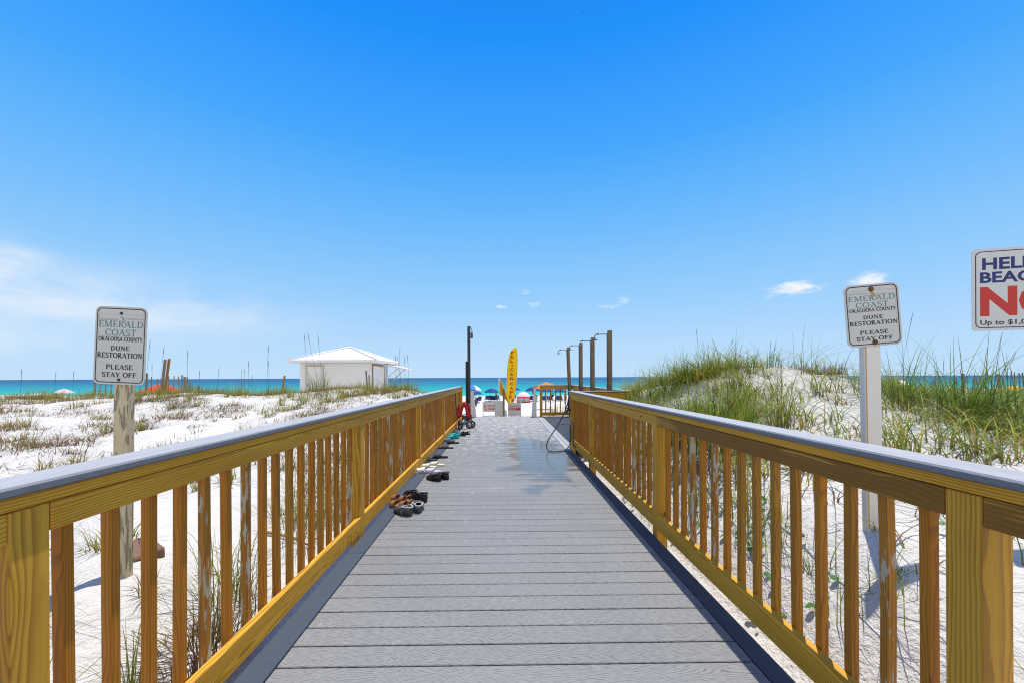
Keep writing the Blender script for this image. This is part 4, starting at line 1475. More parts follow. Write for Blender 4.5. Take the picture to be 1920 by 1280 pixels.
def shoe(kind, label, px, py, heading, col, sole=None, L0=.265, W0=.1, group=None, z=0.0, pitch=0.0, accent=None, scale=1.0):
    """heading: degrees, 0 = toe away from the viewer, 90 = toe to the left."""
    c = D(px, py)
    nm = {'clog': 'clog', 'slide': 'slide_sandal', 'flip': 'flip_flop', 'strap': 'strap_sandal'}[kind]
    t = thing(nm, label, 'shoe', (c.x, c.y, z + .002), math.radians(heading), group)
    t.rotation_euler = (pitch, 0, math.radians(heading))
    t.scale = (scale,) * 3
    th = {'clog': .022, 'slide': .03, 'flip': .018, 'strap': .024}[kind]
    so = MB()
    ol = sole_outline(L0, W0)
    inner = [(x * .96, y_ * .97) for x, y_ in ol]
    so.plate(ol, 0.0, th * .7)
    so.plate(inner, th * .7 - .001, th)
    so.build('sole', M[sole or col], t)
    up = MB()
    if kind in ('slide', 'strap'):
        bands = [(.10, .62)] if kind == 'slide' else [(.045, .82), (.045, .42)]
        for bw2, pos in bands:
            y0 = -L0 / 2 + L0 * pos
            vs, fs = [], []
            n = 12
            for i in range(n + 1):
                a = math.pi * i / n
                for j, yy in enumerate((-bw2 / 2, -bw2 / 4, bw2 / 4, bw2 / 2)):
                    kx = (1.0 - .08 * (j == 3) + .0) * (W0 / 2 + .002)
                    hz_ = .064 * (1.05 - .12 * j)
                    vs.append((math.cos(a) * kx, y0 + yy + .012 * math.sin(a) * (1 if j > 1 else -1), th * .4 + math.sin(a) ** .7 * hz_))
            for i in range(n):
                for j in range(3):
                    a = i * 4 + j
                    fs.append((a, a + 1, a + 5, a + 4))
            up.add(vs, fs, smooth=True)
        if kind == 'strap':
            up.tube([(-W0 * .36, -L0 * .30, th), (-W0 * .40, -L0 * .42, th + .05), (0, -L0 * .47, th + .065), (W0 * .40, -L0 * .42, th + .05), (W0 * .36, -L0 * .30, th)], .007, 6)
        ob = up.build('strap', M[accent or col], t)
        sd = ob.modifiers.new('thickness', 'SOLIDIFY')
        sd.thickness = .005
    elif kind == 'flip':
        up.tube([(0, L0 * .30, th), (0, L0 * .27, th + .022), (-W0 * .25, L0 * .12, th + .034), (-W0 * .42, -L0 * .06, th + .004)], .007, 6)
        up.tube([(0, L0 * .27, th + .022), (W0 * .25, L0 * .12, th + .034), (W0 * .42, -L0 * .06, th + .004)], .007, 6)
        up.build('strap', M[accent or col], t)
    else:
        # upper: rows of arches from the rim of the opening over the toe
        n, m_ = 14, 9
        vs, fs = [], []
        for j in range(m_ + 1):
            s = j / m_
            yc = -L0 * .02 + (L0 * .515) * (1 - (1 - s) ** 1.25)
            wv = (W0 / 2 + .003) * math.sqrt(max(0.0, 1 - max(0, (s - .25) / .75) ** 2.6)) if s > .25 else W0 / 2 + .003
            hv = .064 * (1 - .45 * s) * math.sqrt(max(0.0, 1 - s ** 3.2)) + .001
            for i in range(n + 1):
                a = math.pi * i / n
                vs.append((math.cos(a) * wv * (1 if abs(math.cos(a)) > .0 else 1), yc - .030 * (1 - s) * (abs(math.cos(a))) ** 2, th * .5 + hv * math.sin(a) ** .62))
        for j in range(m_):
            for i in range(n):
                a = j * (n + 1) + i
                fs.append((a, a + 1, a + n + 2, a + n + 1))
        up.add(vs, fs, smooth=True)
        # heel wall
        vs, fs = [], []
        n2 = 16
        for i in range(n2 + 1):
            a = math.pi + math.pi * i / n2
            x, yv = math.cos(a) * W0 * .42, math.sin(a) * L0 * .46
            hgt = .034 + .022 * (1 - abs(math.sin(a))) + .012 * abs(math.sin(a)) ** 4
            vs += [(x * 1.04, yv - .02 * 0, th * .4), (x * .98, yv * .99, th + hgt * .6), (x * .9, yv * .96, th + hgt)]
        for i in range(n2):
            for j in range(2):
                a = i * 3 + j
                fs.append((a, a + 1, a + 4, a + 3))
        up.add(vs, fs, smooth=True)
        ob = up.build('upper', M[col], t)
        sd = ob.modifiers.new('thickness', 'SOLIDIFY')
        sd.thickness = .006
        st = MB()
        st.tube([(-W0 * .46, L0 * .02, th + .045), (-W0 * .44, -L0 * .22, th + .062), (-W0 * .25, -L0 * .44, th + .064), (0, -L0 * .485, th + .062), (W0 * .25, -L0 * .44, th + .064), (W0 * .44, -L0 * .22, th + .062), (W0 * .46, L0 * .02, th + .045)], .0075, 6)
        st.build('heel_strap', M[accent or col], t)
        if accent:
            rm_ = MB()
            rm_.tube([(math.cos(math.pi * i / 12) * (W0 / 2 + .003), -L0 * .02 - .03 * abs(math.cos(math.pi * i / 12)) ** 2, th * .5 + .064 * math.sin(math.pi * i / 12) ** .62) for i in range(13)], .005, 5)
            rm_.build('rim', M[accent], t)
    return t


# the near heap
shoe('clog', 'black clog at the back left of the near heap of shoes', 770.5, 931, 38, 'clog_black')
shoe('clog', 'black clog at the back right of the near heap of shoes', 790.5, 936, 30, 'clog_black')
shoe('strap', 'tan sandal lying flat at the back of the near shoe heap', 752, 940, 62, 'slide_brown', accent='strap_brown')
shoe('strap', 'brown strap sandal in front of the tan one in the near shoe heap', 752, 950, 75, 'strap_brown', sole='slide_brown')
shoe('clog', 'dark grey clog with light rim, right front of the near shoe heap', 784, 954, 15, 'clog_grey', accent='rim_grey', pitch=.10)
shoe('clog', 'dark grey clog with light rim, nearest shoe on the deck', 757, 962, 48, 'clog_grey', accent='rim_grey')
# the black pair
shoe('clog', 'left of two black clogs standing alone beside the white slides', 814, 899, 50, 'clog_black')
shoe('clog', 'right of two black clogs standing alone beside the white slides', 829.5, 895.5, 45, 'clog_black')
# white and cream slides
shoe('slide', 'pale lilac slide nearest the black clogs', 811, 886, 84, 'slide_lav', accent='slide_lav')
shoe('slide', 'white slide with its toe under the railing', 793, 885, 96, 'white_sole')
shoe('slide', 'cream slide nearer the railing, behind the lilac one', 803, 877, 84, 'slide_cream')
shoe('slide', 'cream slide with the higher strap, away from the railing', 818, 873, 80, 'slide_cream')
# further pairs
shoe('flip', 'black flip-flop touching the railing foot behind the cream slides', 797, 868, 84, 'slide_black')
shoe('flip', 'black flip-flop between the railing and the black slide', 806, 863, 78, 'slide_black')
shoe('slide', 'single black slide on the deck, middle of the line of shoes', 825, 858, 92, 'slide_black')
shoe('flip', 'brown flip-flop with orange strap next to the railing', 829, 840, 86, 'slide_black', accent='strap_brown')
shoe('flip', 'dark flip-flop beside the orange-strapped one', 838, 839.5, 80, 'clog_black', accent='maroon')
shoe('slide', 'black slide in front of the teal shoes', 849, 831, 88, 'slide_black')
shoe('slide', 'blue slide against the railing beside the teal shoes', 842, 827, 84, 'slide_blue')
shoe('clog', 'teal shoe nearer the viewer of a bright pair', 850, 821.5, 84, 'teal')
shoe('clog', 'teal shoe further from the viewer of a bright pair', 853, 817.5, 84, 'teal')
shoe('strap', 'black strap sandal nearer the viewer before the pushchair', 864, 816.5, 70, 'clog_black')
shoe('strap', 'black strap sandal close to the pushchair wheel', 873, 813.5, 62, 'clog_black')
shoe('flip', 'maroon flip-flop by the railing in front of the pushchair', 852, 809.5, 86, 'maroon')

# ------------------------------------------------------------------ beach: parasols, chairs, tent, people
def parasol(label, px, py_top, Y, wpx, mats, pattern=None, group=None, tilt=0.0, tz=0):
    c = P(px, py_top, Y)
    g = gz(c.x, Y)
    R = wpx / F * Y / 2
    t = thing('beach_umbrella', label, 'umbrella', (c.x, Y, g), tz, group)
    ht = c.z - g
    nseg, npan = 24, 8
    prof = [(0.0, 0.0), (R * .25, -.06 * R), (R * .5, -.16 * R), (R * .75, -.30 * R), (R * .93, -.45 * R), (R, -.52 * R), (R * 1.0, -.60 * R)]
    vs, fs = [], []
    mb = MB()
    for i, (r, z) in enumerate(prof):
        for k in range(nseg):
            a = 2 * math.pi * k / nseg
            sc = 1 - .05 * (0.5 - 0.5 * math.cos(a * npan)) * (i / 6)
            vs.append((r * sc * math.cos(a), r * sc * math.sin(a), ht + z + (.05 * R * (0.5 - 0.5 * math.cos(a * npan)) * (i == 6))))
    b0 = len(mb.v)
    for i in range(len(prof) - 1):
        for k in range(nseg):
            mb.add([vs[i * nseg + k], vs[i * nseg + (k + 1) % nseg], vs[(i + 1) * nseg + (k + 1) % nseg], vs[(i + 1) * nseg + k]], [(0, 1, 2, 3)], mi=(pattern[(k // 3) % len(pattern)] if pattern else 0), smooth=False)
    cn = mb.build('canopy', [M[x] for x in mats], t)
    MB().tube([(0, 0, -.3), (0, 0, ht + .05)], .022, 6).build('pole', M['white'], t)
    t.rotation_euler = (0, tilt, tz)
    return t


UG = 'blue umbrellas along the water'
parasol('blue beach umbrella straight behind the NO TENTS notice', 921.5, 727, 62, 27, ['blue'])
parasol('blue and white beach umbrella just right of the dark pole', 884, 721, 58, 33, ['lightblue', 'wcanvas'], [0, 0, 1, 1], tilt=.12, tz=.4)
parasol('low blue beach umbrella below the blue and white one', 893, 732, 74, 22, ['blue'])
parasol('blue beach umbrella partly behind the yellow feather flag', 966, 724.5, 64, 22, ['blue', 'lightblue'], [0, 0, 0, 1])
parasol('blue beach umbrella to the left of the orange one, above the tent', 999, 724, 62, 29, ['blue'])
parasol('orange beach umbrella rising over the platform railing', 1024.5, 716, 46, 42, ['orange'])
parasol('blue beach umbrella seen through the platform railing, left one', 1024, 727, 66, 24, ['blue'])
parasol('blue beach umbrella seen through the platform railing, right one', 1049, 727.5, 66, 24, ['blue'])
parasol('faded pink and white beach umbrella beyond the right dune', 1688, 712, 60, 32, ['pink', 'wcanvas'], [0, 1], tilt=.06)
for px, py in ((1727, 724), (1757, 725), (1808, 723.5), (1836, 724.5), (1702, 726)):
    parasol('blue beach umbrella in the row beyond the right dune grass', px, py, 64, 30, ['blue'], group=UG)
parasol('white beach umbrella behind the right sand fence', 1864, 724, 62, 30, ['wcanvas', 'pink'], [0, 0, 1])
parasol('yellow beach umbrella behind the right sand fence', 1900, 722, 58, 42, ['yellowc'])
parasol('red beach umbrella behind the two stakes on the left ridge', 303, 719, 27, 70, ['redc'])
parasol('off white umbrella top far left behind the dune ridge', 120, 728.5, 40, 27, ['pink', 'wcanvas'], [0, 0, 1])

ch = thing('beach_chair', 'navy beach lounger on the sand under the umbrellas', 'chair', (0, 0, 0), 0, 'navy loungers under the umbrellas')
sl = MB()
sl.box((-.30, -.75, .30), (.30, .25, .34), 'y', ch=.01)
sl.box((-.30, .24, .30), (.30, .30, .92), 'z', ch=.01, M=Matrix.Rotation(math.radians(-28), 3, 'X'))
sl.build('sling', M['navy'], ch)
fr = MB()
for x in (-.31, .31):
    fr.tube([(x, -.78, .30), (x, .25, .30), (x, .55, .92)], .018, 6)
    fr.tube([(x, -.55, .3), (x, -.6, 0)], .018, 6)
    fr.tube([(x, .15, .3), (x, .25, 0)], .018, 6)
fr.build('frame', M['black'], ch)
spots = [(913, 63), (918, 63), (923, 61.5), (929, 62.5), (934, 65), (893, 57), (898, 60), (888.5, 49), (963, 65), (998, 61), (1003, 63), (1018, 60), (1026, 62), (1033, 60), (1045, 62), (1052, 61), (1720, 62), (1733, 63), (1755, 62), (1800, 62), (1815, 63), (1832, 62), (1850, 61)]
for i, (px, Y) in enumerate(spots):
    o = ch if i == 0 else copy_tree(ch)
    x = P(px, 740, Y).x
    o.location = (x, Y, gz(x, Y))
    where = ('right of the dark pole' if px < 900 else 'under the blue umbrella behind the NO TENTS notice' if px < 940 else 'beside the dome tent and yellow flag' if px < 1010
             else 'seen through the shower platform railing' if px < 1100 else 'beyond the right dune grass')
    o['label'] = 'navy beach lounger ' + where
    o['group'] = 'navy loungers ' + where
    o.rotation_euler = (0, 0, random.uniform(-.5, .5))

c = P(981.5, 750, 59)
t = thing('beach_tent', 'small white dome beach tent with a red skirt below the blue umbrellas', 'tent', (c.x, 59, gz(c.x, 59)))
a4 = Matrix.Rotation(math.radians(45), 3, 'Z')
q = MB()
q.lathe([(0, 1.62), (.25, 1.58), (.6, 1.42), (.9, 1.15), (1.02, .92)], 24)
q.build('dome', M['wcanvas'], t)
q = MB()
for z0, z1 in ((.78, .92), (0, .2)):
    q.lathe([(1.03, z0), (1.04, z1)], 24)
for k in range(6):
    a = k * math.pi / 3 - .5
    q.box((1.03 * math.cos(a) - .05, 1.03 * math.sin(a) - .05, .0), (1.03 * math.cos(a) + .05, 1.03 * math.sin(a) + .05, .9), 'z')
q.build('skirt', M['redc'], t)
MB().lathe([(1.01, .15), (1.01, .85)], 24).build('mesh_window', plain('tent_mesh', (.35, .37, .42), .8), t)


def person(label, px, Y, rz, shirt, pants, step=.12):
    c = P(px, 740, Y)
    t = thing('person', label, 'person', (c.x, Y, gz(c.x, Y)), rz)
    J = [((0, 0, .95), .13), ((0, 0, 1.15), .12), ((0, 0, 1.36), .14), ((0, 0, 1.50), .055), ((0, .01, 1.60), .085), ((0, .01, 1.70), .075)]
    E = [(0, 1), (1, 2), (2, 3), (3, 4), (4, 5)]

    def chain(st, pts):
        p = st
        for co_, r in pts:
            J.append((co_, r))
            E.append((p, len(J) - 1))
            p = len(J) - 1
    for s in (-1, 1):
        chain(2, [((s * .19, 0, 1.40), .05), ((s * .23, .02, 1.12), .04), ((s * .25, -.06, .90), .032), ((s * .25, -.09, .80), .03)])
        chain(0, [((s * .10, 0, .88), .095), ((s * .11, -.02 + s * step * .5, .48), .06), ((s * .11, s * step, .08), .04), ((s * .11, s * step - .13, .03), .03)])
    me = bpy.data.meshes.new('body')
    me.from_pydata([j[0] for j in J], E, [])
    ob = link(bpy.data.objects.new('body', me), t)
    ob.modifiers.new('skin', 'SKIN')
    for i, j in enumerate(J):
        me.skin_vertices[0].data[i].radius = (j[1], j[1] * .8)
    me.skin_vertices[0].data[0].use_root = True
    ob.modifiers.new('sub', 'SUBSURF').levels = 1
    ob.modifiers['sub'].render_levels = 1
    me.materials.append(M['skin'])
    MB().lathe([(.0, .74), (.06, .735), (.105, .66), (.105, .58), (.07, .54)], 12, (0, .03, 1.02)).build('hair', M['hair'], t)
    MB().lathe([(.175, .95), (.165, 1.1), (.19, 1.30), (.185, 1.42), (.09, 1.49)], 14, M=Matrix.Diagonal((1, .78, 1))).build('shirt', M[shirt], t)
    q = MB()
    q.lathe([(.19, .98), (.20, .88), (.19, .80)], 14, M=Matrix.Diagonal((1, .8, 1)))
    for s in (-1, 1):
        q.lathe([(.115, .84), (.105, .60)], 12, (s * .105, s * step * .22, 0))
    q.build('shorts', M[pants], t)
    return t


person('person in red top standing on the sand behind the slim white board', 1003.5, 50, .4, 'red_cloth', 'navy')
person('person in dark blue shorts standing under the umbrellas by the yellow flag', 930, 66, 1.2, 'skin', 'navy')
person('person in white top near the water between the umbrellas', 974, 70, 2.2, 'wcanvas', 'slide_black')
person('person in teal top standing behind the loungers at the platform railing', 1036, 64, .2, 'teal', 'slide_black')
person('person in lilac top by the blue and white umbrella', 889.5, 50, 2.8, 'slide_lav', 'navy')
person('person in pale top standing on the beach behind the platform railing', 1060, 56, -.6, 'pink', 'slide_brown')

# ------------------------------------------------------------------ sand fences and stakes
def sand_fence(label, path, n, h, seed, lean=.05):
    r = random.Random(seed)
    p0 = path[0]
    t = thing('sand_fence', label, 'fence', (p0[0], p0[1], gz(*p0)))
    seg = [Vector((b_[0] - a[0], b_[1] - a[1])).length for a, b_ in zip(path[:-1], path[1:])]
    tot = sum(seg)

    def at(u):
        d = u * tot
        for (a, b_), s in zip(zip(path[:-1], path[1:]), seg):
            if d <= s + 1e-6:
                k = d / s
                return a[0] + (b_[0] - a[0]) * k, a[1] + (b_[1] - a[1]) * k
            d -= s
        return path[-1]
    org = Vector(t.location)
    wires = [[], []]
    for i in range(n):
        x, y_ = at(i / (n - 1))
        g = gz(x, y_)
        big = i % 9 == 0
        hh_ = h * r.uniform(.85, 1.08) * (1.12 if big else 1)
        w2 = .028 if big else .019
        mb = MB().box((-w2, -.008, -.15), (w2, .008 + (.05 if big else 0), hh_), 'z', ch=.003)
        ob = mb.build('post' if big else 'slat', M['slat'], t)
        ob.location = (x - org.x, y_ - org.y, g - org.z)
        ob.rotation_euler = (r.uniform(-.05, .05), r.uniform(-lean, lean), r.uniform(-.3, .3))
        for k, f in enumerate((.3, .75)):
            wires[k].append((x - org.x, y_ - org.y + .012, g - org.z + h * f))
    for wv in wires:
        MB().tube(wv, .004, 4).build('wire', M['dark_metal'], t)
    return t


def gp(px, Y):
    return (P(px, 735, Y).x, Y)


sand_fence('thin slatted sand fence along the left dune ridge behind the leaning sign', [gp(176, 17.0), gp(262, 16.8), gp(338, 16.5), gp(366, 18.6), gp(402, 23)], 44, .78, 4)
sand_fence('leaning slatted sand fence at the right beyond the green grass', [gp(1560, 19), gp(1700, 16), gp(1840, 13.5), gp(1960, 12)], 64, .86, 9, lean=.12)


def stake(label, px0, py0, px1, py1, Y, w_, mat='stake'):
    a, b_ = P(px0, py0, Y), P(px1, py1, Y)
    g = gz(b_.x, Y)
    d_ = Vector((a.x - b_.x, 0, a.z - b_.z))
    ln = a.z - g
    t = MB().box((-w_ / 2, -w_ / 2, -.3), (w_ / 2, w_ / 2, ln), 'z', ch=.005).build('wooden_stake', M[mat])
    t.location = (b_.x, Y, g)
    t.rotation_euler = (0, math.atan2(d_.x, d_.z), .4)
    return prop(t, label, 'stake')


stake('dark brown leaning stake, left of a close pair on the left ridge', 308, 673, 302, 735, 14.5, .07, 'slat')
stake('orange brown leaning stake, right of a close pair on the left ridge', 315, 671.5, 308, 735, 14.7, .07)
stake('short leaning stake alone on the ridge left of the hut', 531, 703, 527, 730, 15, .06)
stake('dark stake standing before the hut wall, taller of two', 687, 694, 689, 722, 14, .05, 'slat')
stake('dark stake standing before the hut wall, shorter of two', 692, 702, 692, 722, 14, .04, 'slat')

# block of wood at the foot of the left sign
c = P(272, 1046, 2.75)
t = MB().box((-.125, -.085, -.03), (.125, .085, .06), 'x', ch=.012).build('wood_block', M['brown_block'])
t.location = (c.x, 2.72, gz(c.x, 2.72))
t.rotation_euler = (.10, .18, math.radians(-28))
prop(t, 'red brown wooden block half sunk in the sand behind the left sign post', 'block')

# ------------------------------------------------------------------ vegetation
GR = np.random.default_rng(21)


def blades(bx, by, bz, Ln, az_b, lean, wd, rnd, seg=5, twist=0.6):
    """Bent tapering grass blades: arrays in, (verts, faces, attr) out."""
    n = len(bx)
    ts = np.linspace(0, 1, seg + 1)
    hor = Ln[:, None] * lean[:, None] * ts[None] ** 1.8
    ver = Ln[:, None] * (ts[None] - 0.42 * np.minimum(lean, 1.4)[:, None] * ts[None] ** 2.4)
    cxb = bx[:, None] + hor * np.cos(az_b)[:, None]
    cyb = by[:, None] + hor * np.sin(az_b)[:, None]
    czb = bz[:, None] + ver
    sa = az_b + np.pi / 2 + GR.uniform(-twist, twist, n)
    wv = wd[:, None] * (1 - ts[None]) ** 0.65 * 0.5 + 0.0004
    lx, ly = np.cos(sa)[:, None] * wv, np.sin(sa)[:, None] * wv
    V = np.stack([np.stack([cxb - lx, cyb - ly, czb], -1), np.stack([cxb + lx, cyb + ly, czb], -1)], 2)
    k = (seg + 1) * 2
    base_i = np.arange(n)[:, None] * k
    j = np.arange(seg)[None] * 2
    Fq = np.stack([base_i + j, base_i + j + 1, base_i + j + 3, base_i + j + 2], -1).reshape(-1, 4)
    A = np.zeros((n, seg + 1, 2, 3), np.float32)
    A[..., 0] = ts[None, :, None]
    A[..., 1] = rnd[:, None, None]
    return V.reshape(-1, 3), Fq, A.reshape(-1, 3)


def quad_mesh(name, V, Fq, A, mat):
    me = bpy.data.meshes.new(name)
    me.vertices.add(len(V))
    me.vertices.foreach_set('co', np.ascontiguousarray(V, np.float32).ravel())
    me.loops.add(Fq.size)
    me.loops.foreach_set('vertex_index', np.ascontiguousarray(Fq, np.int32).ravel())
    me.polygons.add(len(Fq))
    me.polygons.foreach_set('loop_start', np.arange(0, Fq.size, 4, dtype=np.int32))
    me.polygons.foreach_set('use_smooth', np.ones(len(Fq), bool))
    me.update(calc_edges=True)
    at = me.attributes.new('grain', 'FLOAT_VECTOR', 'POINT')
    at.data.foreach_set('vector', np.ascontiguousarray(A, np.float32).ravel())
    me.materials.append(mat)
    return me


def tuft_mesh(name, n, h0, h1, spread, lean0, lean1, wd, mat, tint=(0, 1)):
    r = spread * np.sqrt(GR.random(n))
    a = GR.uniform(0, 2 * np.pi, n)
    bx, by = r * np.cos(a), r * np.sin(a)
    az_b = a + GR.normal(0, .7, n)
    return quad_mesh(name, *blades(bx, by, np.full(n, -.02), GR.uniform(h0, h1, n), az_b, GR.uniform(lean0, lean1, n) ** 1.2, np.full(n, wd) * GR.uniform(.7, 1.3, n), GR.uniform(tint[0], tint[1], n)), mat)


def patch(name, x, y, per, h0, h1, spread, lean0, lean1, wd, mat, label, cat, rnd=None, wind=None):
    """Many tufts rooted at (x, y), as one uncountable mass."""
    n = len(x) * per
    X, Y = np.repeat(x, per), np.repeat(y, per)
    sc = np.repeat(GR.uniform(.6, 1.25, len(x)), per)
    tb = np.repeat(GR.random(len(x)), per)
    r = spread * sc * np.sqrt(GR.random(n))
    a = GR.uniform(0, 2 * np.pi, n)
    bx, by = X + r * np.cos(a), Y + r * np.sin(a)
    bz = ground(bx, by) - .015
    az_b = a + GR.normal(0, .8, n)
    if wind is not None:
        az_b = np.where(GR.random(n) < .45, wind + GR.normal(0, .6, n), az_b)
    lean = GR.uniform(lean0, lean1, n)
    Lb = GR.uniform(h0, h1, n) * sc
    tipx = bx + Lb * lean * np.cos(az_b)            # blades by the railings stand clear of the boardwalk
    lean = np.where((tipx > -1.5) & (tipx < 1.66) & (np.abs(bx) < 4.5), np.minimum(lean, 0.12), lean)
    tint = np.clip(tb * .75 + GR.random(n) * .5 - .2 if rnd is None else rnd[0] + (rnd[1] - rnd[0]) * GR.random(n), 0, 1)
    V, Fq, A = blades(bx, by, bz, Lb, az_b, lean, np.full(n, wd) * GR.uniform(.7, 1.35, n), tint)
    o_ = link(bpy.data.objects.new(name, quad_mesh(name, V, Fq, A, mat)))
    return prop(o_, label, cat, kind='stuff')


def to_px(x, y, z):
    vx, vy, vz = x, y, z - H
    dpt = vx * _Fw.x + vy * _Fw.y
    u = (vx * _R.x + vy * _R.y + vz * _R.z) / dpt
    v_ = (vx * _U.x + vy * _U.y + vz * _U.z) / dpt
    return CX + F * u, CY - F * v_


def sow(n, xr, yr, dens):
    x, y = GR.uniform(*xr, n), GR.uniform(*yr, n)
    z = ground(x, y)
    px, py = to_px(x, y, z)
    k = GR.random(n) < dens(x, y, px, py)
    return x[k], y[k]


# single tufts on the left dune
protos = []
for i in range(5):
    protos.append(tuft_mesh('grass_tuft', (34, 46, 60, 40, 80)[i], .10, (.32, .42, .28, .50, .36)[i], (.07, .10, .14, .08, .18)[i], .15, 1.3, .0085, M['grass_l'], ((0, .5), (.2, .9), (0, .4), (.4, 1), (0, .8))[i]))
LAB = ['small straw coloured grass tuft on the white left dune', 'mixed green and straw grass tuft on the white left dune', 'flattened dry brown grass tuft on the white left dune',
       'upright green grass tuft on the white left dune', 'wide dry grass tuft on the white left dune']


def d_left(x, y, px, py):
    c = vnoise(x * .55 + 40, y * .55 + 2)
    return np.where((px > -30) & (x < -1.75), .25 + .9 * (c > .5), 0)


tx, ty = sow(520, (-22, -1.75), (1.3, 15.5), d_left)
for i, (x, y_) in enumerate(zip(tx[:280], ty[:280])):
    k = int(GR.integers(0, 5))
    ob = bpy.data.objects.new('grass_tuft', protos[k])
    link(ob)
    ob.location = (x, y_, gz(x, y_))
    s = float(GR.uniform(.6, 1.15)) * (0.75 + 0.35 * min(y_, 12) / 12)
    ob.scale = (s, s, s)
    ob.rotation_euler = (0, 0, float(GR.uniform(0, 6.28)))
    qx = to_px(x, y_, gz(x, y_))[0]
    zone = ('near the ridge fence' if y_ > 11.5 and qx < 480 else 'before the beach hut' if qx > 480 and y_ > 9 else 'on the slope behind the leaning sign' if y_ > 6 and qx < 480
            else 'close behind the left railing' if x > -3.2 else 'on bare sand around the leaning sign post')
    lb = LAB[k].replace('on the white left dune', zone)
    prop(ob, lb, 'grass tuft', lb.replace(' tuft ', ' tufts '))

# uncountable covers
x, y = sow(1500, (-20, -2.0), (4.5, 14.0), lambda x, y, px, py: (px > -40) * (vnoise(x * .7 + 60, y * 1.1 + 17) > .60) * .95)
patch('dune_scrub', x, y, 26, .08, .30, .20, .5, 1.9, .009, M['grass_dead'], 'brown low scrub in loose bands over the white left dune', 'scrub', rnd=(0, .8))
x, y = sow(1500, (-20, -2.0), (4.0, 14.0), lambda x, y, px, py: (px > -40) * (vnoise(x * .7 + 60, y * 1.1 + 17) > .60) * .5)
patch('dune_scrub', x, y, 10, .10, .36, .16, .3, 1.3, .008, M['grass_l'], 'green shoots standing among the brown scrub of the left dune', 'scrub', rnd=(.2, 1))
x, y = sow(9500, (-24, -1.5), (1.5, 16.5), lambda x, y, px, py: (vnoise(x * .9 + 3, y * .9 + 9) > .58) * (vnoise(x * 3 + 3, y * 3) > .40) * .9 + .06)
patch('dry_grass', x, y, 9, .05, .24, .13, .5, 1.8, .0075, M['grass_dead'], 'dry flattened grass and stems littering the white left dune', 'dry grass', wind=0.4)
x, y = sow(2600, (-13, -1.5), (5.0, 15.5), lambda x, y, px, py: np.clip(ss(330, 640, px) * .9, 0, 1) * ((vnoise(x * .9 + 13, y * .9 + 29) > .42) * .8 + .1) * (py < 900))
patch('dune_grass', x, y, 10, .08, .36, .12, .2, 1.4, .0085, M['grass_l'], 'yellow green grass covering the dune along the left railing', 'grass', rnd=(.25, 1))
x, y = sow(900, (-16, -2), (12.0, 15.5), lambda x, y, px, py: (px > -40) * ((vnoise(x * .9 + 8, y * .9 + 1) > .62) * .75 + .03))
patch('ridge_grass', x, y, 14, .12, .48, .14, .1, .9, .010, M['grass_l'], 'grass growing along the top of the left dune ridge', 'grass', rnd=(.1, 1))
# behind the left balusters
x, y = sow(600, (-3.6, -1.62), (1.2, 5.0), lambda x, y, px, py: (vnoise(x * 1.6 + 21, y * 1.6 + 3) > .55) * .8)
patch('near_grass', x, y, 12, .12, .48, .10, .2, 1.5, .0045, M['grass_l'], 'thin grass on the sand close behind the left balusters', 'grass', rnd=(.3, 1))


# right dune: dense green mass
def d_right(x, y, px, py):
    c = vnoise(x * 1.2 + 4, y * 1.2 + 31)
    c2 = vnoise(x * 2.6 + 14, y * 2.6 + 3)
    a = ((px > 1140) & (px < 1400)) * (.05 + .22 * (c > .40) * (c2 > .38) + .18 * (c2 > .72))
    b_ = ((px >= 1400) & (px < 1690)) * (.035 + .16 * (c > .54) * (c2 > .45)) * np.where((py < 725) & (px < 1600), .35, 1)
    e_ = (py > 830) * (px > 1350) * (px < 1980) * .05
    return np.clip(np.maximum.reduce([a, b_, e_]), 0, 1) * (1 - np.where(px < 1265, .45, .88) * ss(7.0, 8.0, y)) * np.where(px < 1265, 1.5, 1)


def d_flat(x, y, px, py):
    c = vnoise(x * 1.2 + 4, y * 1.2 + 31)
    return ((px >= 1640) & (px < 2010)) * (py < 800 + (px - 1700) * .14) * (.30 + .62 * (c > .38) * (vnoise(x * 2.4, y * 2.4 + 7) > .36))


x, y = sow(5200, (2.5, 17), (3.0, 13.5), d_flat)
patch('flattened_grass', x, y, 17, .18, .52, .18, .8, 2.5, .0095, M['grass_r'], 'green grass combed flat by the wind right of the pale sign post', 'grass', rnd=(.25, 1), wind=3.4)
x, y = sow(15000, (1.75, 12), (3.0, 11.0), d_right)
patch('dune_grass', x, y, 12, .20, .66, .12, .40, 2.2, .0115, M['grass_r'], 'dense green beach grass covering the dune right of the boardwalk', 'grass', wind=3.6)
x, y = sow(2300, (1.6, 13), (2.0, 11.5), lambda x, y, px, py: np.clip(np.maximum(d_right(x, y, px, py), d_flat(x, y, px, py)) * .8 + .09, 0, 1))
patch('dry_grass', x, y, 11, .06, .40, .16, .7, 2.0, .0075, M['grass_dead'], 'dry brown stems and blades lying on the right dune', 'dry grass')
x, y = sow(240, (1.72, 3.8), (1.0, 4.2), lambda x, y, px, py: (vnoise(x * 1.7 + 2, y * 1.7 + 13) > .62) * .8)
patch('near_grass', x, y, 10, .12, .42, .10, .3, 1.5, .0045, M['grass_r'], 'thin green grass close behind the right balusters', 'grass', rnd=(.3, .9))

# larger clumps that stand out
def clump(label, px, Y, n, h0, h1, spread, lean1, wd=.0085, tint=(.15, 1), mat='grass_r', dx=None):
    x_ = P(px, 740, Y).x
    ob = bpy.data.objects.new('grass_clump', tuft_mesh('grass_clump', n, h0, h1, spread, .08, lean1, wd, M[mat], tint))
    link(ob)
    ob.location = (x_, Y, gz(x_, Y))
    return prop(ob, label, 'grass clump')


